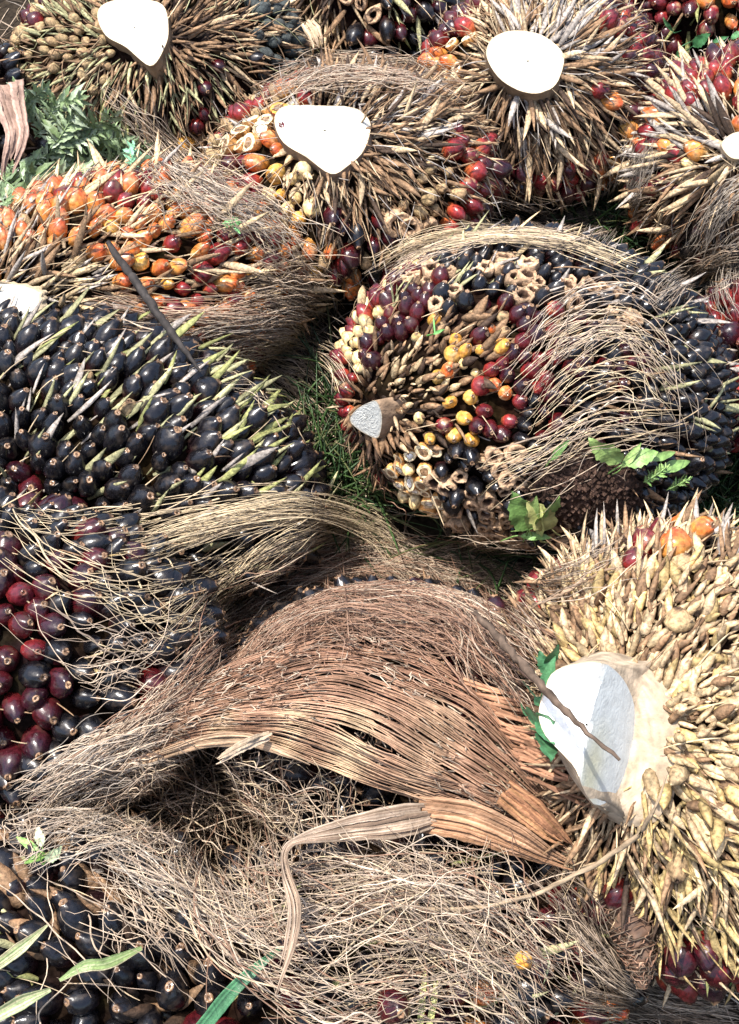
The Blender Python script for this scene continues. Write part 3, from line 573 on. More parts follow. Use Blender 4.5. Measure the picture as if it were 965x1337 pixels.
# ------------------------------------------------------------------ fibre strands laid over the heap
def smooth_t(t, k=4):
    for _ in range(k):
        s = t.copy(); s[:, 1:-1] = .25 * t[:, :-2] + .5 * t[:, 1:-1] + .25 * t[:, 2:]; t = np.minimum(t, s)
    return t
def col_of(cols, n, v=.25):
    a = np.array([cols[R.integers(len(cols))] for _ in range(n)], float)
    return np.clip(a * R.uniform(1 - v, 1 + v, (n, 1)), 0, 1)
STRAW = [(.54, .43, .27), (.47, .36, .22), (.40, .31, .20)]
TAN = [(.43, .33, .235), (.36, .27, .19), (.30, .225, .165), (.48, .38, .28)]
BRN = [(.24, .14, .09), (.20, .11, .07), (.29, .18, .12)]
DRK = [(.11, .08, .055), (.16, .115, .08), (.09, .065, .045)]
GRY = [(.33, .28, .225), (.27, .225, .18), (.38, .32, .25)]
def family(mb, pts, n, spread, rad=(.00032, .00075), cols=TAN, lift=(.002, .03), wob=5, cov=(.25, .9), K=20, infl=.020, slope=1.3, sm=5):
    B = spline(pts, 80); T = np.gradient(B, axis=0); T = unit(T); Nn = np.c_[-T[:, 1], T[:, 0]]
    ln = R.uniform(*cov, n); t0 = R.uniform(0, 1, n) * (1 - ln); u = np.linspace(0, 1, K)
    tt = np.clip(t0[:, None] + ln[:, None] * u, 0, 1) * 79
    i0 = np.minimum(tt.astype(int), 78); f = (tt - i0)[..., None]
    C = B[i0] * (1 - f) + B[i0 + 1] * f; NN = unit(Nn[i0] * (1 - f) + Nn[i0 + 1] * f)
    off = R.standard_normal((n, 1)) * spread + R.standard_normal((n, 1)) * spread * slope * (u - .5)[None]
    ph = R.uniform(0, 6.28, (n, 2)); am = R.standard_normal((n, 2)) * wob
    off = off + R.standard_normal((n, 1)) * wob * .16 * np.sin(u[None] * R.uniform(14, 30, (n, 1)) + ph[:, :1]) + am[:, :1] * np.sin(u[None] * 3.5 + ph[:, :1]) + am[:, 1:] * .4 * np.sin(u[None] * 9 + ph[:, 1:])
    px = C[..., 0] + NN[..., 0] * off; py = C[..., 1] + NN[..., 1] * off
    t, d = surf_t(px, py, infl); t = smooth_t(t, sm)
    L = R.uniform(lift[0], lift[1], (n, 1)) * (1 + .5 * np.sin(u[None] * 3.1 + ph[:, :1]))
    P = CO + d * (t - L)[..., None]; P[..., 2] = np.maximum(P[..., 2], .004)
    tubes(P, np.where(R.random(n) < .12, R.uniform(1.2, 1.9, n), 1) * R.uniform(*rad, n), col_of(cols, n, .35), mb)
def tangle(name, label, cat, fams, group=None):
    mb = MB()
    for f in fams: family(mb, f[0], f[1], f[2], **(f[3] if len(f) > 3 else {}))
    P0 = np.concatenate(mb.V); o0 = (float(P0[:, 0].mean()), float(P0[:, 1].mean()), float(P0[:, 2].min()))
    return tag(mb.build(name, M_FIB, None, off=o0), label, cat, group)

def surf_pt(px, py, lift=.01, infl=.02):
    t, d = surf_t(np.array([float(px)]), np.array([float(py)]), infl); return (CO + d * (t - lift)[:, None])[0]
def strip_geo(mb, pts3, wid, cols, th=.0008, roll=0., camber=.0, n=48, na=15, wave=0., rough=.1, edge=.07):
    """a flat ribbon with thickness: centre line pts3, widths (m) along it, colours across"""
    C = spline(pts3, n); T = unit(np.gradient(C, axis=0)); W = np.interp(np.linspace(0, 1, n), np.linspace(0, 1, len(wid)), wid)
    vd = unit(C - CO); X = unit(np.cross(vd, T)); Y = np.cross(T, X)
    ro = np.interp(np.linspace(0, 1, n), np.linspace(0, 1, len(roll)), roll) if np.ndim(roll) else np.full(n, roll)
    X2 = X * np.cos(ro)[:, None] + Y * np.sin(ro)[:, None]; Y2 = np.cross(T, X2)
    sgn = np.sign(np.sum(Y2 * -vd, 1, keepdims=True) + 1e-9); Y2 = Y2
    a = np.linspace(-1, 1, na); V = []; Cc = []
    ca = col_of(cols, na, .42)
    rg = np.convolve(R.standard_normal(n + 8), np.ones(3) / 3, 'same')[4:-4] * edge; rg2 = np.convolve(R.standard_normal(n + 8), np.ones(3) / 3, 'same')[4:-4] * edge
    for lay in (1, -1):
        e = a if lay == 1 else a[::-1]
        bump = camber * (1 - e * e)[None, :, None] * W[:, None, None] + wave * np.sin(np.arange(n) * .7)[:, None, None] * e[None, :, None]
        v = C[:, None] + X2[:, None] * (W[:, None] * .5 * (1 + np.where(e[None] > 0, rg[:, None], rg2[:, None]) * 2))[..., None] * e[None, :, None] + Y2[:, None] * (bump + lay * th)
        V.append(v); Cc.append(np.tile((ca if lay == 1 else ca[::-1])[None], (n, 1, 1)) * (1 + rough * R.standard_normal((n, na, 1))))
    V = np.concatenate(V, 1); Cc = np.concatenate(Cc, 1); m = 2 * na
    mb.add(V.reshape(-1, 3), grid_faces(n, m), np.clip(Cc.reshape(-1, 3), 0, 1))

def multi_strip(mb, pts3, wid, cols, k=6, roll=0., th=.0006, n=48, rough=.12, spread=1.15, ragged=.25):
    """a split dry leaf: k narrow ribbons side by side, each with its own colour, lift and end"""
    C = spline(pts3, n); T = unit(np.gradient(C, axis=0)); W = np.interp(np.linspace(0, 1, n), np.linspace(0, 1, len(wid)), wid)
    X = unit(np.cross(unit(C - CO), T)); Y = np.cross(T, X); rl = np.full(n, roll) if not np.ndim(roll) else np.interp(np.linspace(0, 1, n), np.linspace(0, 1, len(roll)), roll)
    X2 = X * np.cos(rl)[:, None] + Y * np.sin(rl)[:, None]; Y2 = np.cross(T, X2); u = np.linspace(0, 1, n)
    for j in range(k):
        f = ((j + .5) / k - .5) * spread; a = int(R.uniform(0, .08) * n); e = int(n * (1 - R.uniform(0, ragged) * (R.random() < .7)))
        wv = .12 * np.sin(u * R.uniform(6, 14) + R.uniform(0, 6)) * np.linspace(.3, 1, n) * .5
        c = C + X2 * (W * (f + wv / k))[:, None] + Y2 * (.0012 * R.standard_normal() + .0016 * np.sin(u * R.uniform(5, 15) + R.uniform(0, 6)))[:, None]
        seg = c[a:e]; w2 = np.maximum(W[a:e] / k * 1.35, .0007) * np.minimum(1, (np.arange(len(seg))[::-1] + 1) / 6.)
        strip_geo(mb, seg[::2] if len(seg) > 20 else seg, w2[::2] if len(seg) > 20 else w2, cols, th, (rl[a:e] + R.uniform(-.25, .25))[::4], R.uniform(-.1, .2), n=n, na=5, rough=rough, edge=.12)

# --- the tangles
tangle('fibre_tangle', 'pale straw fibre tangle draped across the dark maroon bunch', 'fibre tangle', [
    ([(150, 712), (200, 705), (250, 690), (390, 665), (480, 690), (548, 742)], 95, 10, dict(cols=STRAW, cov=(.35, .95), sm=40, lift=(.004, .04))),
    ([(-20, 672), (80, 690), (200, 672), (330, 655), (420, 668)], 16, 10, dict(cols=STRAW)),
    ([(-10, 660), (60, 730), (150, 760), (270, 740), (370, 690)], 24, 26, dict(cols=STRAW, wob=12)),
    ([(215, 850), (290, 780), (370, 720), (470, 680), (520, 700)], 68, 15, dict(cols=STRAW, wob=7)),
    ([(250, 870), (330, 790), (420, 730), (500, 700)], 55, 22, dict(cols=STRAW, wob=9)),
    ([(120, 720), (180, 790), (260, 800), (330, 740)], 18, 25, dict(cols=STRAW, wob=18)),
    ([(20, 760), (120, 830), (220, 860), (300, 800)], 16, 30, dict(cols=TAN, wob=18))])
tangle('fibre_tangle', 'arched bundle of pale fibre along the top rim of the middle bunch', 'fibre tangle', [
    ([(490, 352), (550, 318), (640, 304), (720, 310), (790, 332), (840, 352)], 72, 6, dict(cols=STRAW, cov=(.3, .9), lift=(.006, .03))),
    ([(470, 370), (540, 330), (620, 312), (700, 300)], 24, 12, dict(cols=TAN))])
tangle('fibre_tangle', 'dry fibre tangle fanning over the black fruit of the middle bunch', 'fibre tangle', [
    ([(690, 470), (740, 415), (810, 395), (880, 440)], 24, 20, dict(cols=TAN, cov=(.4, .95), wob=8)),
    ([(670, 520), (740, 450), (820, 430), (900, 510)], 31, 22, dict(cols=STRAW + TAN, cov=(.4, .95), wob=8)),
    ([(680, 560), (760, 490), (840, 480), (900, 540)], 19, 18, dict(cols=STRAW, cov=(.4, .95), wob=8)),
    ([(610, 645), (690, 595), (780, 555), (900, 550)], 31, 11, dict(cols=STRAW + TAN, wob=8)),
    ([(650, 640), (720, 610), (800, 560), (890, 570)], 14, 24, dict(cols=TAN, wob=12)),
    ([(790, 420), (850, 450), (890, 520), (890, 600)], 11, 20, dict(cols=TAN, wob=10))])
tangle('fibre_tangle', 'matted straw between the orange bunch and the middle bunch', 'fibre tangle', [
    ([(230, 440), (320, 425), (390, 420), (440, 450)], 105, 16, dict(cols=TAN + GRY, cov=(.3, .8))),
    ([(280, 470), (350, 460), (410, 480), (430, 520)], 118, 16, dict(cols=STRAW + TAN, cov=(.3, .8))),
    ([(290, 490), (350, 500), (400, 540), (420, 580)], 62, 14, dict(cols=STRAW + TAN, cov=(.3, .8))),
    ([(300, 380), (370, 385), (420, 400), (440, 420)], 77, 16, dict(cols=TAN + DRK, cov=(.3, .8))),
    ([(330, 340), (390, 360), (440, 390)], 49, 14, dict(cols=TAN + DRK)),
    ([(110, 400), (200, 415), (300, 415), (400, 430)], 62, 10, dict(cols=TAN + BRN, cov=(.4, .9)))])
tangle('fibre_tangle', 'dry grassy fibre in the hollow below the olive brown bunch', 'fibre tangle', [
    ([(120, 120), (195, 185), (265, 240), (345, 285), (420, 345)], 99, 16, dict(cols=TAN + GRY, cov=(.2, .6), wob=8)),
    ([(150, 175), (220, 222), (300, 268), (400, 325)], 76, 22, dict(cols=TAN + DRK, cov=(.2, .6), wob=10)),
    ([(180, 240), (270, 262), (340, 300), (400, 360)], 45, 14, dict(cols=GRY + STRAW, cov=(.2, .6), wob=8)),
    ([(200, 190), (260, 215), (320, 215)], 19, 10, dict(cols=DRK + TAN))])
tangle('fibre_tangle', 'reddish brown fibre mat lying behind the broadest white stalk cut', 'fibre tangle', [
    ([(330, 130), (400, 100), (480, 92), (560, 100), (620, 118)], 182, 9, dict(cols=TAN + BRN, cov=(.2, .6), lift=(.01, .04))),
    ([(350, 110), (430, 84), (520, 88), (580, 100)], 112, 8, dict(cols=GRY + TAN, cov=(.2, .6), lift=(.01, .04)))])
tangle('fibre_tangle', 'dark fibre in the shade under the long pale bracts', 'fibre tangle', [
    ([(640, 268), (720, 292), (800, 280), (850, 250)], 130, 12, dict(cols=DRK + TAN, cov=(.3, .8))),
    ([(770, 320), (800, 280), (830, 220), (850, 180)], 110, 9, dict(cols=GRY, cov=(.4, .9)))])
tangle('fibre_tangle', 'grey fibre curling down from the bristly bunch at the right edge', 'fibre tangle', [
    ([(850, 400), (890, 365), (940, 345), (1000, 335)], 91, 12, dict(cols=GRY + TAN, cov=(.4, .9))),
    ([(900, 335), (925, 290), (960, 250), (1000, 235)], 56, 10, dict(cols=GRY, cov=(.4, .9))),
    ([(960, 420), (945, 380), (955, 330), (1000, 290)], 42, 10, dict(cols=GRY, cov=(.4, .9)))])
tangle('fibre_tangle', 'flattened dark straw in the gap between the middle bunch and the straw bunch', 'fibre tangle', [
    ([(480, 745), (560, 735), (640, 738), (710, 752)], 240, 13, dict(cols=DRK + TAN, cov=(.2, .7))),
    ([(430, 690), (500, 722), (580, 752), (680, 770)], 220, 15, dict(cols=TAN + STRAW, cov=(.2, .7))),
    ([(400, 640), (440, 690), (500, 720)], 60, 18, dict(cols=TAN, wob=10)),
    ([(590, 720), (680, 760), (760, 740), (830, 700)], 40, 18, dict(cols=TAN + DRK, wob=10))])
tangle('fibre_tangle', 'woolly brown fibre mat along the upper edge of the big sheath', 'fibre tangle', [
    ([(230, 900), (330, 810), (430, 765), (540, 765), (640, 790)], 378, 22, dict(cols=BRN + TAN, cov=(.15, .6), lift=(.01, .06), wob=8)),
    ([(280, 900), (380, 820), (480, 790), (590, 820), (690, 900)], 378, 22, dict(cols=BRN, cov=(.15, .6), lift=(.015, .07), wob=8)),
    ([(380, 760), (440, 800), (500, 850)], 81, 40, dict(cols=BRN, cov=(.3, .8), lift=(.02, .07), wob=10)),
    ([(560, 740), (610, 800), (640, 860), (700, 930)], 99, 16, dict(cols=BRN + TAN, cov=(.3, .8), lift=(.01, .06), wob=8)),
    ([(490, 745), (570, 760), (650, 800), (720, 860)], 108, 16, dict(cols=TAN + BRN, cov=(.3, .8), lift=(.01, .05), wob=8))])
tangle('fibre_tangle', 'grey tan fibre fringe spilling off the left end of the big sheath', 'fibre tangle', [
    ([(20, 1060), (90, 1010), (180, 970), (300, 950)], 192, 16, dict(cols=TAN + GRY, cov=(.25, .7), lift=(.01, .06), wob=8)),
    ([(60, 1040), (160, 962), (250, 892), (340, 820)], 156, 12, dict(cols=BRN + TAN, cov=(.2, .6), lift=(.01, .05), wob=8)),
    ([(30, 1080), (110, 1040), (220, 1020), (320, 1030)], 113, 24, dict(cols=TAN + GRY, cov=(.3, .8), lift=(.02, .07), wob=12)),
    ([(100, 890), (170, 870), (230, 860)], 29, 22, dict(cols=TAN, wob=10)),
    ([(60, 1030), (40, 1090), (20, 1130)], 29, 24, dict(cols=TAN, wob=10))])
SW = dict(cols=TAN + STRAW[2:] + BRN[:1], lift=(.02, .085), wob=19, cov=(.25, .8), slope=2.0)
tangle('fibre_tangle', 'large swirling nest of fine dry fibre filling the bottom middle', 'fibre tangle', [
    ([(200, 990), (235, 1080), (270, 1170), (350, 1250), (470, 1280)], 47, 26, SW), ([(300, 980), (320, 1080), (360, 1180), (450, 1260)], 40, 34, SW),
    ([(420, 1020), (470, 1110), (530, 1210), (600, 1290)], 38, 42, SW), ([(520, 1050), (570, 1130), (640, 1230), (720, 1330)], 34, 40, SW), ([(600, 1080), (660, 1170), (710, 1260), (800, 1330)], 15, 36, SW),
    ([(430, 1180), (400, 1120), (420, 1060), (480, 1030)], 15, 34, SW), ([(640, 1230), (580, 1160), (560, 1100), (570, 1060)], 15, 34, SW),
    ([(230, 1040), (245, 1150), (320, 1250), (450, 1300), (620, 1290)], 47, 22, SW), ([(260, 1190), (380, 1170), (500, 1165), (620, 1210), (740, 1310)], 67, 26, SW),
    ([(320, 1250), (430, 1205), (560, 1195), (680, 1240), (780, 1330)], 63, 28, SW), ([(360, 1340), (440, 1270), (540, 1220), (650, 1180), (760, 1130)], 22, 30, SW),
    ([(330, 1300), (450, 1330), (600, 1310), (700, 1340)], 47, 30, SW), ([(370, 1150), (450, 1140), (560, 1150), (640, 1165)], 18, 18, SW), ([(440, 1210), (520, 1225), (620, 1270), (700, 1330)], 47, 26, SW),
    ([(220, 1120), (300, 1160), (380, 1200), (470, 1210)], 38, 20, SW),
    ([(200, 1010), (260, 1040), (340, 1060), (420, 1090)], 44, 26, dict(SW, lift=(.03, .1))), ([(290, 990), (330, 1030), (380, 1060), (400, 1110)], 31, 30, dict(SW, lift=(.03, .1))), ([(380, 1000), (430, 1060), (480, 1120)], 23, 34, dict(SW, lift=(.03, .09))), ([(150, 1020), (220, 1030), (290, 1060), (340, 1110)], 130, 26, dict(SW, lift=(.06, .13))), ([(180, 1000), (230, 1050), (250, 1110)], 80, 30, dict(SW, lift=(.06, .13)))])
tangle('fibre_tangle', 'loose grey fibres strewn over the bottom left black bunch', 'fibre tangle', [
    ([(130, 1100), (210, 1140), (290, 1180), (360, 1210)], 72, 14, dict(cols=GRY + TAN, lift=(.02, .06), wob=7)),
    ([(0, 1110), (80, 1080), (170, 1070), (260, 1080)], 66, 22, dict(cols=TAN + GRY, lift=(.01, .06), wob=12)),
    ([(100, 1150), (170, 1180), (240, 1230), (300, 1290)], 30, 30, dict(cols=TAN, wob=14)), ([(60, 1100), (100, 1180), (130, 1260), (150, 1330)], 14, 50, dict(cols=TAN, wob=14)),
    ([(200, 1100), (190, 1180), (210, 1270)], 14, 40, dict(cols=TAN, wob=14))])
tangle('fibre_tangle', 'dark brown fibre streaming into the bottom right corner', 'fibre tangle', [
    ([(740, 1170), (780, 1240), (850, 1300), (980, 1325)], 130, 12, dict(cols=DRK + TAN, cov=(.3, .8))),
    ([(720, 1290), (800, 1310), (900, 1330), (980, 1340)], 90, 12, dict(cols=DRK + TAN, cov=(.3, .8))),
    ([(700, 1130), (740, 1180), (790, 1260)], 50, 16, dict(cols=DRK))])

# ------------------------------------------------------------------ the big brown sheath
def sheath():
    g = [(0, [(80, 1000, .20), (180, 930, .29), (260, 884, .32), (340, 852, .345), (430, 822, .36), (520, 838, .365), (600, 885, .355), (670, 948, .33), (735, 1015, .30), (772, 1046, .28)]),
         (.35, [(60, 1020, .20), (170, 958, .30), (260, 918, .34), (340, 893, .37), (430, 880, .385), (520, 900, .39), (600, 942, .38), (670, 998, .355), (735, 1052, .32), (770, 1072, .29)]),
         (.7, [(55, 1035, .20), (160, 980, .30), (260, 945, .345), (350, 935, .38), (430, 945, .39), (500, 975, .39), (580, 1014, .375), (650, 1052, .355), (715, 1085, .32), (752, 1102, .30)]),
         (1, [(50, 1045, .20), (150, 1006, .28), (250, 972, .33), (350, 964, .355), (420, 998, .36), (490, 1030, .355), (560, 1057, .345), (640, 1082, .33), (705, 1100, .31), (746, 1110, .295)])]
    nu = 150; rows = []
    for v, p in g:
        s = spline(p, nu); rows.append(at(s[:, 0], s[:, 1], s[:, 2] - .035))
    rows = np.array(rows); vs = np.array([a for a, _ in g])
    def S(u_i, v):      # v array along u
        out = np.empty((len(v), 3))
        for k in range(3):
            for n_, (ui, vv) in enumerate(zip(u_i, v)): out[n_, k] = np.interp(vv, vs, rows[:, ui, k])
        return out
    root = empty('palm_leaf_sheath', rows.mean((0, 1)) * np.array([1, 1, 0]) + np.array([0, 0, .16]))
    tag(root, 'big arched sheath of coarse brown fibre with slits, torn at its right end', 'leaf sheath')
    mb = MB(); nr = 112; u = np.arange(nu) / (nu - 1)
    ph = R.uniform(0, 6.28, 12)
    def gapf(u, v):
        a = np.sin(u * 31 + 4 * np.sin(v * 5 + 1) + ph[0]) * .5 + np.sin(u * 13 + v * 9 + ph[1]) * .35 + np.sin(v * 23 + u * 4 + ph[2]) * .35
        seam = np.exp(-((u - .50 - .05 * np.sin(v * 6)) / .018) ** 2) * .8 * (v > .35) + np.exp(-((u - .36 + .06 * v) / .014) ** 2) * .5
        return .18 + .30 * np.clip(a, 0, 1) + .5 * np.clip((.32 - v) / .32, 0, 1) + .25 * np.clip((u - .8) / .2, 0, 1) + seam * .5 - .25 * np.exp(-((u - .56) / .09) ** 2) * (v > .5)
    slits = []
    for cu, sl in ((.34, .07), (.44, -.06), (.515, .05), (.60, .08), (.68, -.05), (.76, .06), (.84, .05), (.90, .05), (.22, .05)):
        for sv in np.arange(.06, .97, .042):
            if R.random() < .72: slits.append((cu + sl * (sv - .5) + R.normal() * .012, sv + R.normal() * .012, R.uniform(.012, .034), R.uniform(.004, .009) * (1.5 if sv < .4 else 1), .012))
    for _ in range(110):
        sv = R.random() ** 1.7; slits.append((R.uniform(.15, .98), sv, R.uniform(.02, .06), R.uniform(.004, .011) * (1.6 if sv < .35 else 1), .014))
    for r in range(nr):
        v0 = (r + .5) / nr; dv = 1 / nr
        vv = np.clip(v0 + .03 * np.sin(u * 7 + v0 * 5) + 0.005 * np.sin(u * 19 + v0 * 9 + 1) + dv * (.22 * np.sin(u * R.uniform(5, 11) + R.uniform(0, 6)) + .14 * np.sin(u * R.uniform(20, 32) + R.uniform(0, 6))), 0, 1)
        for su, sv, du, sa, sw in slits:
            vv = vv + np.sign(vv - sv + 1e-6) * sa * np.exp(-((u - su) / du) ** 4) * np.exp(-np.abs(vv - sv) / sw)
        u0, u1 = R.uniform(0, .10), R.uniform(.90, 1.0)
        if v0 > .6: u1 = R.uniform(.96, 1)
        i0, i1 = int(u0 * (nu - 1)), int(u1 * (nu - 1)); idx = np.arange(i0, i1 + 1); m = len(idx)
        gp = .8 * np.clip((.10 - v0) / .10, 0, 1) + .35 * np.clip((u[idx] - .9) / .1, 0, 1); hw = dv * (.60 - .35 * gp)
        end = np.minimum(1, np.minimum((idx - i0) / 6., (i1 - idx) / 5.) + .12); hw = hw * end
        A_ = S(idx, np.clip(vv[idx] - hw, 0, 1)); B_ = S(idx, np.clip(vv[idx] + hw, 0, 1)); Cn = (A_ + B_) / 2
        T = unit(np.gradient(Cn, axis=0)); nrm = unit(np.cross(T, B_ - A_ + 1e-7)); nrm = nrm * np.sign(np.sum(nrm * (CO - Cn), 1, keepdims=True))
        lift = .0009 * R.standard_normal() + .002 * np.sin(u[idx] * R.uniform(14, 30) + R.uniform(0, 6)) * R.random() + 0.006 * np.sin(u[idx] * 9 + v0 * 4) + 0.003 * np.sin(u[idx] * 21 - v0 * 8) + 0.0012 * np.sin(u[idx] * 40 + v0 * 15)
        lift = lift[:, None]; tip = (R.uniform(-.012, .02) * np.clip((u[idx] - .86) / .14, 0, 1) ** 2)[:, None]
        A_, B_, Cn = A_ + nrm * (lift + tip), B_ + nrm * (lift + tip + .0004 * R.standard_normal()), Cn + nrm * (lift + tip)
        wdt = np.linalg.norm(B_ - A_, axis=1, keepdims=True)
        V = np.stack([A_, Cn + nrm * np.minimum(wdt * .06, .0004), B_, Cn - nrm * .0012], 1).reshape(-1, 3)
        base = np.array([(.27, .155, .098), (.235, .13, .083), (.30, .18, .118)][R.integers(3)]) * R.uniform(.82, 1.15)
        gl = .95 * np.exp(-((u[idx] - .575) / .040) ** 2) * np.clip((v0 - .50) / .12, 0, 1) + .85 * np.exp(-((u[idx] - .465) / .028) ** 2) * np.clip((v0 - .55) / .1, 0, 1) + .75 * np.exp(-((u[idx] - .335) / .025) ** 2) * np.clip((v0 - .58) / .1, 0, 1)
        gl = np.clip(gl + .35 * np.exp(-((u[idx] - .70) / .05) ** 2) * (v0 > .3), 0, 1)
        gry = np.clip((.30 - u[idx]) / .3, 0, 1) * .7
        c = base[None] * (1 - gl[:, None]) + np.array((.42, .30, .185)) * gl[:, None]
        c = c * (1 - gry[:, None]) + np.array((.36, .275, .20)) * gry[:, None]
        c = c * (1 + .15 * R.standard_normal((m, 1)))
        mb.add(V, grid_faces(m, 4), np.repeat(c, 4, axis=0))
    mb.build('sheet', M_SHEATH, root)
    # short cross threads bridging the slits
    ct = MB(); n = 900; ui = R.integers(6, nu - 8, n); va = R.random(n) ** 1.6 * .8; dvv = R.uniform(.02, .08, n)
    P = np.stack([S(np.clip(ui + (k * R.integers(-1, 2, n)), 0, nu - 1), np.clip(va + dvv * k / 3, 0, 1)) for k in range(4)], 1)
    P += unit(CO - P) * .0022 + .0012 * R.standard_normal(P.shape)
    tubes(P, R.uniform(.0005, .0010, n), col_of(BRN + TAN, n), ct); ct.build('cross_thread', M_FIB, root, kind='stuff')
    # the turned-up pale rim and flap
    mb = MB(); e = [(130, 1012, .255), (200, 988, .285), (270, 968, .315), (330, 968, .335), (380, 985, .345), (412, 1000, .342)]
    multi_strip(mb, at(*np.array(e).T), [.004, .008, .011, .013, .012, .004], [(.40, .28, .18), (.34, .23, .145), (.28, .18, .11)], roll=[.2, .5, .7, .4, .6, .3], k=4)
    mb.build('turned_rim', M_SHEATH, root)
    mb = MB(); e = [(355, 958, .355), (322, 972, .36), (300, 984, .36), (278, 996, .355)]
    multi_strip(mb, at(*np.array(e).T), [.006, .010, .009, .003], [(.44, .34, .24), (.36, .27, .18)], roll=[.3, -.3, .4], k=3); mb.build('torn_flap', M_SHEATH, root)
    # lower brown tongue and ragged fingers on the right
    mb = MB(); e = [(545, 1062, .31), (610, 1072, .315), (670, 1096, .30), (720, 1122, .275), (775, 1142, .25)]
    multi_strip(mb, at(*np.array(e).T), [.03, .034, .030, .016, .003], [(.30, .165, .095), (.24, .13, .07), (.36, .215, .13)], roll=[-.1, .2, .3, .2], k=9); mb.build('lower_tongue', M_SHEATH, root)
    mb = MB(); e = [(655, 1030, .335), (690, 1058, .32), (722, 1086, .30), (752, 1108, .275)]
    multi_strip(mb, at(*np.array(e).T), [.022, .026, .018, .002], [(.31, .15, .08), (.35, .185, .09)], roll=.2, k=7); mb.build('torn_tip', M_SHEATH, root)
    fr = MB()
    for k in range(40):
        x0 = R.uniform(600, 700); y0 = 900 + (x0 - 600) * 1.0 + R.uniform(-25, 30); L = R.uniform(60, 150); sl = R.uniform(.0, .5)
        p = np.array([(x0, y0, .325), (x0 + L * .5, y0 + L * .5 * sl + 8, .32), (x0 + L, y0 + L * sl + R.uniform(-10, 10), .305)])
        strip_geo(fr, at(*p.T), [.003, .0035, .0007], [(.33, .17, .10), (.28, .15, .09)], roll=R.uniform(-.5, .5), n=12, na=3)
    fr.build('frayed_end', M_SHEATH, root, kind='stuff')
sheath()

# ------------------------------------------------------------------ dry strips, sticks, blades
def ribbon_thing(name, label, cat, pts, wid, cols, mat=None, group=None, **kw):
    mb = MB(); p = np.array([(a if len(a) == 3 and a[2] < 3 else None) for a in pts], float)
    P = at(p[:, 0], p[:, 1], p[:, 2])
    if mat is M_LEAF: strip_geo(mb, P, wid, cols, edge=.012, **kw)
    else: multi_strip(mb, P, wid, cols, k=kw.get('k', 5), roll=kw.get('roll', 0.))
    return tag(mb.build(name, mat or M_SHEATH, None, off=(float(P[:, 0].mean()), float(P[:, 1].mean()), float(P[:, 2].min()))), label, cat, group)
ribbon_thing('dry_leaf_strip', 'long weathered leaf strip bent downward below the big sheath', 'leaf strip',
    [(575, 1062, .305), (520, 1072, .325), (455, 1082, .335), (400, 1094, .345), (373, 1110, .36), (374, 1145, .37), (384, 1185, .38), (378, 1235, .38), (362, 1290, .37), (352, 1340, .35)],
    [.018, .028, .025, .018, .014, .010, .011, .010, .006, .003], [(.31, .235, .17), (.25, .18, .125), (.15, .105, .075), (.36, .28, .21), (.20, .14, .10)], roll=[.1, .2, .1, .4, .9, 1.0, .5, .3, .5, .8], k=6)
ribbon_thing('grass_blade', 'broad dark green blade poking up at the bottom edge', 'grass blade', [(262, 1345, .25), (305, 1292, .28), (345, 1255, .29), (366, 1238, .29)], [.014, .014, .011, .003], [(.045, .14, .06), (.06, .18, .08), (.035, .11, .05)], M_LEAF, camber=.12, rough=.05)
for p, wd, lab in (([(-10, 1265, .26), (30, 1235, .275), (62, 1208, .27)], [.010, .012, .002], 'green blade lying at the left edge above the corner bunch'),
                   ([(-10, 1330, .27), (30, 1308, .275), (66, 1292, .27)], [.011, .014, .004], 'speckled pale green blade nearest the bottom left corner'),
                   ([(78, 1280, .28), (110, 1262, .29), (140, 1258, .285), (185, 1238, .27)], [.003, .011, .011, .004], 'half dried green blade among the bracts of the corner bunch'),
                   ([(-10, 1135, .22), (40, 1122, .235), (78, 1115, .23)], [.009, .010, .002], 'yellow green blade beside the small orange red bunch')):
    ribbon_thing('grass_blade', lab, 'grass blade', p, wd, [(.17, .23, .08), (.24, .28, .13), (.30, .27, .16), (.12, .18, .06)], M_LEAF, 'green blades at the bottom left', camber=.15, rough=.12)
ribbon_thing('dry_leaf_strip', 'short upright tan leaf strip at the top, right of the olive brown bunch', 'leaf strip', [(400, 28, .30), (410, 42, .315), (416, 62, .30)], [.014, .02, .016], [(.42, .31, .2), (.35, .25, .16)])
ribbon_thing('dry_leaf_strip', 'pinkish brown dried sheath hanging at the left edge by the weeds', 'leaf strip', [(5, 105, .27), (14, 140, .27), (22, 175, .255), (12, 215, .23), (6, 245, .20)], [.05, .04, .03, .022, .01], [(.27, .18, .14), (.22, .145, .11), (.33, .225, .175)])
ribbon_thing('plant_stem', 'pale green stem piece resting by the shaggy brown roll', 'stem', [(700, 1292, .21), (708, 1270, .23), (714, 1250, .235)], [.009, .011, .008], [(.22, .28, .15), (.3, .33, .22)], M_LEAF, camber=.3, n=14)
for p, lab in (([(548, 1340, .26), (552, 1300, .275), (556, 1262, .27)], 'thin yellow green stem standing in the fibre nest'), ([(560, 1342, .26), (567, 1305, .275), (570, 1275, .27)], 'shorter yellow green stem leaning right in the fibre nest')):
    ribbon_thing('plant_stem', lab, 'stem', p, [.006, .006, .003], [(.40, .42, .14), (.48, .46, .2)], M_LEAF, camber=.3, n=14)
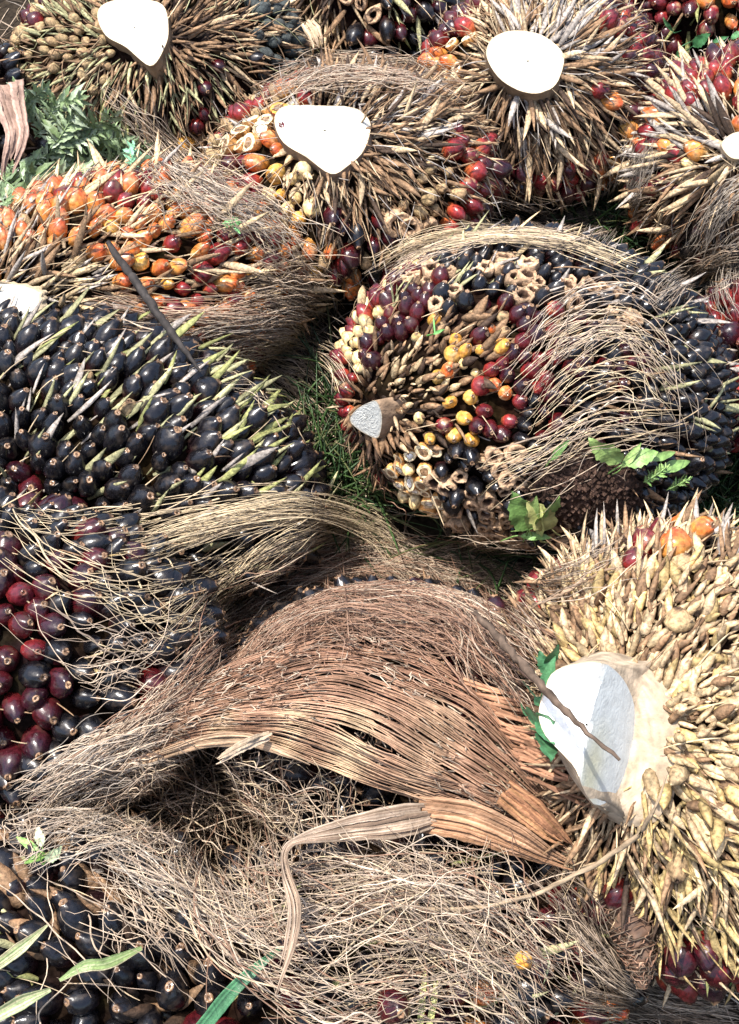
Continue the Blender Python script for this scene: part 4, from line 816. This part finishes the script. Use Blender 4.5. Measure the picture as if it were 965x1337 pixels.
def stick(label, pts, r, col, side=()):
    mb = MB(); p = np.array(pts, float); P = at(p[:, 0], p[:, 1], p[:, 2])
    C = spline(P, 36); C += .0007 * R.standard_normal(C.shape); K = 36
    T = unit(np.gradient(C, axis=0)); X = unit(np.cross(T, [.3, .2, .93])); Y = np.cross(T, X); a = np.arange(8) / 8 * 6.2832
    rr = np.interp(np.linspace(0, 1, K), np.linspace(0, 1, len(r)), r) * (1 + .12 * R.standard_normal(K))
    V = C[:, None] + rr[:, None, None] * (X[:, None] * np.cos(a)[None, :, None] + Y[:, None] * np.sin(a)[None, :, None])
    mb.add(V.reshape(-1, 3), grid_faces(K, 8), np.clip(np.array(col) * (1 + .25 * R.standard_normal((K * 8, 1))), 0, 1))
    for q in side:
        q = np.array(q, float); tubes(spline(at(q[:, 0], q[:, 1], q[:, 2]), 12)[None], np.array([.0012]), np.array([col]), mb, ns=4)
    return tag(mb.build('twig', M_STALK, None, off=tuple(C[0])), label, 'twig')
stick('black twig leaning across the orange bunch', [(140, 318, .33), (172, 360, .335), (205, 408, .335), (232, 445, .33), (262, 485, .31)], [.0035, .005, .0055, .005, .0015], (.035, .03, .027), [[(185, 378, .337), (200, 373, .34), (215, 376, .335)]])
stick('brown twig pointing at the two toned stalk cut', [(620, 800, .36), (665, 848, .42), (705, 893, .475), (760, 950, .52), (808, 992, .52)], [.003, .0042, .0042, .0034, .0012], (.10, .07, .05))
stick('long curved dry twig arching from the straw bunch over the fibre nest', [(868, 1010, .45), (858, 1050, .44), (830, 1092, .39), (770, 1132, .34), (690, 1170, .33), (600, 1187, .33), (500, 1182, .33), (430, 1172, .32)], [.001, .0022, .0026, .0026, .0022, .002, .0016, .0008], (.30, .22, .14))
stick('thin brown stalk rising from behind the sheath to the straw bunch', [(690, 795, .36), (740, 772, .38), (790, 745, .39), (830, 742, .39)], [.001, .002, .0015, .0008], (.25, .17, .11))

def shaggy_roll():
    mb = MB(); p = np.array([(775, 1135, .24), (800, 1165, .245), (822, 1205, .245), (835, 1245, .235), (838, 1290, .22)]); C = spline(at(*p.T), 30); K = 30
    rr = np.interp(np.linspace(0, 1, K), [0, .2, .5, .75, 1], [.006, .016, .019, .015, .004])
    T = unit(np.gradient(C, axis=0)); X = unit(np.cross(T, [0, 0, 1.])); Y = np.cross(T, X); a = np.arange(14) / 14 * 6.2832
    r2 = rr[:, None] * (1 + .14 * R.standard_normal((K, 14)))
    V = C[:, None] + r2[..., None] * (X[:, None] * np.cos(a)[None, :, None] + Y[:, None] * np.sin(a)[None, :, None])
    mb.add(V.reshape(-1, 3), grid_faces(K, 14), np.clip(np.array((.12, .07, .045)) * (1 + .3 * R.standard_normal((K * 14, 1))), 0, 1))
    n = 420; k = R.integers(0, K, n); a0 = R.uniform(0, 6.28, n); sw = R.uniform(.5, 1.8, n); sk = R.uniform(-3, 3, n)
    u = np.linspace(0, 1, 7); an = a0[:, None] + sw[:, None] * u; kk = np.clip(k[:, None] + sk[:, None] * u, 0, K - 1).astype(int)
    rad = rr[kk] * (1.05 + .25 * R.random((n, 1)) + .2 * u[None] ** 2)
    P = C[kk] + rad[..., None] * (X[kk] * np.cos(an)[..., None] + Y[kk] * np.sin(an)[..., None])
    tubes(P, R.uniform(.0006, .0012, n), col_of(BRN + DRK, n), mb)
    tag(mb.build('fibre_roll', M_FIB, None, off=tuple(C[0])), 'shaggy brown fibre roll hanging beside the straw bunch', 'fibre roll')
shaggy_roll()

# ------------------------------------------------------------------ weeds
def leaf_geo(mb, base, d, nrm, L, W, cols, teeth=5, depth=.35, droop=.3, fold=.25, nseg=18, curl=0.):
    d = unit(np.array(d, float)); nrm = unit(nrm - d * (nrm @ d)); s = np.cross(nrm, d)
    t = np.linspace(0, 1, nseg); w = W * np.sin(np.pi * np.clip(t * .97 + .02, 0, 1) ** .8) ** .8
    saw = 1 - depth * (((t * teeth) % 1.0))
    w = w * np.where((t > .04) & (t < .97), saw, 1); w[-1] = .0005; w[0] = .001
    ctr = base + d * (t * L)[:, None] - nrm * (droop * L * t ** 2)[:, None] + s * (curl * L * t * t)[:, None]
    V = []; wv = .10 * W * np.sin(t * 14 + R.uniform(0, 6))
    for e, o_ in ((-1, .0), (-.5, .0), (0, -.1), (.5, 0), (1, 0)):
        V.append(ctr + s * (e * w)[:, None] + nrm * (fold * abs(e) * w + wv * e)[:, None])
    V = np.stack(V, 1); m = 5
    c = np.array([np.array(cols[R.integers(len(cols))]) * R.uniform(.75, 1.2)] * (nseg * m)) * (1 + .12 * R.standard_normal((nseg * m, 1)))
    c = c.reshape(nseg, m, 3); c[:, 2] = c[:, 2] * 1.25
    F = grid_faces(nseg, m, False)
    Vf = V.reshape(-1, 3); n0 = np.tile(nrm, (len(Vf), 1)) * .0004
    mb.add(Vf, F, np.clip(c.reshape(-1, 3), 0, 1)); mb.add(Vf - n0, F[:, ::-1], np.clip(c.reshape(-1, 3) * .9, 0, 1))
def weed(name, label, spots, cols, stem=None):
    P = [surf_pt(a[0], a[1], max(.02, (a[5] if len(a) > 5 else .03) - .03)) for a in spots]; root = empty(name, P[0] * np.array([1, 1, 0]) + np.array([0, 0, max(0, min(p[2] for p in P) - .03)])); tag(root, label, 'weed')
    for a, p in zip(spots, P):
        mb = MB(); q = surf_pt(a[2], a[3], a[5] if len(a) > 5 else .03); rq = unit(q - CO); q = CO + rq * np.clip(np.linalg.norm(q - CO), np.linalg.norm(p - CO) - .09, np.linalg.norm(p - CO) + .06); d = q - p; L = np.linalg.norm(d); nv = unit(unit(CO - p) + R.standard_normal(3) * .45)
        if a[4] == 'p':     # feathery leaf: leaflets along a midrib
            tubes(spline([p, (p + q) / 2 + nv * L * .08, q], 10)[None], np.array([.0014]), np.array([cols[0]]), mb, ns=4)
            sd = np.cross(nv, unit(d))
            for k in range(13):
                f = .06 + .9 * k / 12; c0 = p + d * f + nv * L * .08 * math.sin(math.pi * f) * 2 * .5
                for sg in (-1, 1):
                    ll = L * (.42 * math.sin(math.pi * (.15 + .75 * f)) + .08) * R.uniform(.7, 1.2)
                    leaf_geo(mb, c0, unit(d) * .75 + sd * sg + R.standard_normal(3) * .25, nv + R.standard_normal(3) * .3, ll * .7, ll * .12, cols, 3, .6, R.uniform(0, .6), .3, 10, R.uniform(-.2, .2))
            leaf_geo(mb, q - d * .05, d, nv, L * .22, L * .05, cols, 3, .5, .3, .3, 10)
        else:
            leaf_geo(mb, p, d, nv, L, L * (.30 if a[4] == 'b' else .15), cols, 6 if a[4] == 'b' else 3, .28 if a[4] == 'b' else .1, .15, .2)
            tubes(spline([p - d * .5 - nv * .02, p - d * .2, p], 8)[None], np.array([.0012]), np.array([cols[0]]), mb, ns=4)
        mb.build('leaf', M_LEAF, root)
    return root
GB = [(.17, .235, .11), (.21, .28, .15), (.12, .17, .07), (.27, .33, .21)]
weed('wilted_weed', 'wilted blue green feathery weed draped over the fruit at the upper left',
     [(30, 190, 20, 112, 'p', .05), (45, 180, 75, 135, 'p', .05), (60, 170, 25, 135, 'p', .05), (70, 200, 130, 175, 'p', .04), (60, 210, 100, 145, 'p', .05), (40, 200, 110, 215, 'p', .04), (90, 190, 150, 200, 'p'), (80, 215, 40, 240, 'p'), (100, 210, 160, 230, 'p'), (20, 235, 55, 205, 'p'), (0, 230, 40, 262, 'p', .05), (5, 250, 15, 215, 'p'), (110, 200, 90, 160, 'p', .05),
      (130, 215, 185, 215, 'p'), (60, 150, 95, 165, 's', .05), (75, 160, 55, 130, 'p', .06), (120, 180, 70, 185, 'p', .05), (50, 230, 95, 235, 'p'), (160, 205, 185, 225, 'p'), (10, 270, -15, 240, 'p', .05), (30, 120, 48, 145, 's', .06), (25, 140, 60, 112, 'p', .06), (60, 140, 105, 128, 'p', .06), (95, 165, 150, 150, 'p', .05), (110, 180, 165, 180, 'p', .05), (20, 160, -10, 135, 'p', .06), (80, 225, 140, 240, 'p', .05), (25, 210, 60, 240, 'p', .05), (70, 190, 110, 200, 'p', .06), (140, 195, 190, 190, 'p', .04)], GB)
weed('weed', 'bright green lobed weed growing through the middle bunch beside the soil clump',
     [(812, 602, 770, 580, 'b', .03), (816, 606, 860, 588, 'b', .035), (812, 610, 838, 580, 's', .03), (850, 600, 885, 590, 's'), (860, 615, 905, 600, 's'), (690, 690, 672, 650, 'b'), (690, 690, 700, 655, 's'), (680, 700, 720, 700, 's'), (700, 685, 735, 655, 'b'), (870, 640, 900, 625, 'p'), (840, 630, 870, 610, 'p'), (720, 600, 742, 575, 's')], [(.17, .28, .08), (.22, .32, .10), (.12, .22, .06)])
weed('weed', 'small yellowing weed leaf lying left of the soil clump', [(720, 690, 692, 660, 'b'), (705, 700, 700, 665, 's')], [(.50, .48, .18), (.42, .42, .16)])
weed('vine_seedling', 'small green vine climbing beside the two toned stalk cut',
     [(708, 905, 722, 862, 's', .09), (715, 880, 705, 852, 'b', .09), (702, 940, 718, 965, 's', .11), (690, 935, 715, 948, 'b', .11), (708, 960, 722, 985, 'b', .11), (700, 910, 716, 925, 's', .09), (712, 870, 730, 850, 's', .09)], [(.045, .14, .06), (.06, .17, .075), (.18, .26, .18)])
weed('weed', 'few green leaves among the fibre at the left edge near the orange red bunch', [(50, 1110, 20, 1092, 's', .04), (55, 1105, 48, 1080, 'b', .05), (60, 1125, 80, 1108, 'b', .04), (60, 1115, 35, 1125, 's', .04)], [(.17, .30, .07), (.38, .44, .26)])
weed('weed', 'tiny bright green sprig on the brown scales of the middle bunch', [(566, 436, 580, 430, 's', .02), (566, 436, 557, 440, 's', .02)], [(.12, .34, .08)])
weed('weed', 'small green sprig on the straw left of the yellow fruit', [(290, 292, 312, 290, 'p', .03), (302, 286, 312, 304, 's', .03)], [(.12, .30, .10)])
weed('weed', 'low green leaves in the dark gap below the top right corner bunch', [(878, 40, 865, 25, 's'), (905, 60, 925, 45, 'b'), (930, 55, 950, 48, 's'), (955, 50, 970, 40, 'b'), (888, 65, 880, 85, 's')], [(.05, .16, .06), (.08, .2, .08)])
weed('weed', 'blue green sprig in the straw right of the wilted weed', [(170, 215, 175, 190, 'p', .03), (175, 215, 190, 205, 's', .03)], [(.16, .34, .2)])

# ------------------------------------------------------------------ soil, loose fruit, grass, litter
def soil_clump():
    mb = MB(); nr, ns = 14, 34; a = np.arange(ns) / ns * 6.2832; V = []
    out = np.array([(700, 640), (715, 608), (760, 592), (800, 600), (835, 625), (842, 660), (820, 690), (770, 705), (722, 690)], float); o = outline_resample(out, 36); ns = len(o); ce = o.mean(0)
    for i, k in enumerate(np.linspace(1.05, .02, nr)):
        p = ce + (o - ce) * k * (1 + .05 * R.standard_normal((ns, 1)))
        t, d = surf_t(p[:, 0], p[:, 1], .012); V.append(CO + d * (t - .018 * (1 - k ** 3) - .004 * R.random(ns))[:, None])
    V = np.concatenate(V); mb.add(V, grid_faces(nr, ns), np.array((.050, .030, .022)) * (1 + .3 * R.standard_normal((len(V), 1))).clip(.3, 2))
    ico = np.array([(1, 0, 0), (-1, 0, 0), (0, 1, 0), (0, -1, 0), (0, 0, 1), (0, 0, -1)], float); fi = np.array([(0, 2, 4), (2, 1, 4), (1, 3, 4), (3, 0, 4), (2, 0, 5), (1, 2, 5), (3, 1, 5), (0, 3, 5)])
    for k in range(900):
        rr, an = R.random() ** .5 * 1.25, R.uniform(0, 6.28); j = int(an / 6.2832 * ns) % ns; p = ce + (o[j] - ce) * rr
        q = surf_pt(p[0], p[1], .018 * max(0, 1 - rr ** 3) + .003, .012); sz = R.uniform(.0012, .0048)
        mb.add(q + ico * sz * R.uniform(.6, 1.3, (6, 3)), fi, np.array((.060, .036, .026)) * R.uniform(.5, 1.7))
    P0 = np.concatenate(mb.V)
    tag(mb.build('soil_clump', M_SOIL, None, off=tuple(P0.mean(0)), smooth=False), 'dark crumbly soil clump lying on the middle bunch', 'soil clump')
soil_clump()
def loose(label, ch, px, py, r, vec, lift=.0):
    V, F, C = fruit_variant(ch, R); mb = MB(); M3 = frames(np.array(vec, float)[None], np.array([[.2, .3, .9]]))[0]
    mb.add((V * r) @ M3.T, F, C); p = surf_pt(px, py, lift, .016)
    o = mb.build('loose_fruit', M_FRUIT if ch not in 'bhu' else M_DULL, None, off=(0, 0, 0)); o.location = tuple(p); tag(o, label, 'palm fruit', 'loose palm fruit')
loose('loose pale orange fruit at the foot of the olive brown bunch', 'y', 243, 190, .013, (.2, -.4, .8))
for px, py, lab in ((88, 175, 'loose black fruit in the weeds, nearer the top of the three'), (118, 188, 'loose black fruit in the weeds, rightmost of the three'), (92, 225, 'loose black fruit at the lower rim of the weeds')): loose(lab, 'k', px, py, .016, R.standard_normal(3) + np.array([0, -.5, .7]), .012)
loose('loose rotting orange fruit wedged at the top of the straw bunch', 'o', 915, 690, .012, (.4, -.3, .8), .02)
loose('loose yellow crushed fruit on the fibre nest', 'y', 681, 1254, .009, (.4, -.3, .8), .045)
loose('loose black fruit on the ground by the weeds of the middle bunch', 'k', 902, 606, .013, (.4, -.3, .8))
loose('loose maroon fruit showing through the fibre nest at the bottom', 'm', 512, 1312, .016, (.3, -.5, .7), .05)
def grass():
    mb = MB()
    for (x, y, sx, sy, n) in [(445, 600, 26, 50, 260), (430, 660, 40, 20, 160), (880, 620, 40, 40, 260), (760, 700, 70, 20, 160), (850, 320, 40, 25, 200), (900, 100, 60, 20, 200), (480, 100, 40, 20, 120), (930, 640, 30, 40, 160), (300, 230, 40, 20, 60), (640, 730, 60, 12, 80), (800, 300, 40, 20, 80), (60, 240, 60, 20, 80), (240, 700, 60, 20, 60), (760, 1120, 30, 60, 60)]:
        px = x + R.standard_normal(n) * sx; py = y + R.standard_normal(n) * sy; P = at(px, py, 0.0)
        L = R.uniform(.06, .17, n); d = R.standard_normal((n, 3)) * np.array([.5, .5, .1]) + np.array([0, 0, 1.]); d = unit(d); bend = unit(R.standard_normal((n, 3)) * np.array([1, 1, .0]))
        u = np.linspace(0, 1, 6)
        PP = P[:, None] + d[:, None] * (L[:, None, None] * u[None, :, None]) + bend[:, None] * (L[:, None, None] * .5 * (u ** 2)[None, :, None]); PP[..., 2] -= L[:, None] * .25 * u ** 2
        tubes(PP, R.uniform(.0008, .0022, n), col_of([(.03, .065, .018), (.045, .085, .025), (.10, .11, .045), (.02, .045, .016)], n), mb)
    # thin cover beyond the picture
    n = 5000; P = np.c_[R.uniform(-4, 4, n), R.uniform(-2, 7, n), np.zeros(n)]; L = R.uniform(.05, .14, n); d = unit(R.standard_normal((n, 3)) * np.array([.5, .5, .1]) + np.array([0, 0, 1.]))
    u = np.linspace(0, 1, 4); tubes(P[:, None] + d[:, None] * (L[:, None, None] * u[None, :, None]), R.uniform(.0015, .003, n), col_of([(.05, .11, .03), (.08, .15, .04), (.14, .16, .06)], n), mb)
    tag(mb.build('grass', M_LEAF), kind='stuff')
grass()
def litter():
    mb = MB(); n = 5200; P = np.c_[R.uniform(-.9, .9, n), R.uniform(.1, 3.0, n), R.uniform(.004, .035, n)]; a = R.uniform(0, 6.28, n); L = R.uniform(.03, .16, n); u = np.linspace(-.5, .5, 7)
    c = R.standard_normal((n, 1)) * .3; dx = np.cos(a)[:, None] * u - np.sin(a)[:, None] * c * u * u; dy = np.sin(a)[:, None] * u + np.cos(a)[:, None] * c * u * u
    PP = np.stack([P[:, :1] + L[:, None] * dx, P[:, 1:2] + L[:, None] * dy, P[:, 2:] + R.uniform(-.15, .15, (n, 1)) * L[:, None] * u], -1); PP[..., 2] = np.maximum(PP[..., 2], .003)
    tubes(PP, R.uniform(.0006, .0016, n), col_of(TAN + DRK + GRY, n), mb)
    tag(mb.build('dry_litter', M_FIB), kind='stuff')
litter()
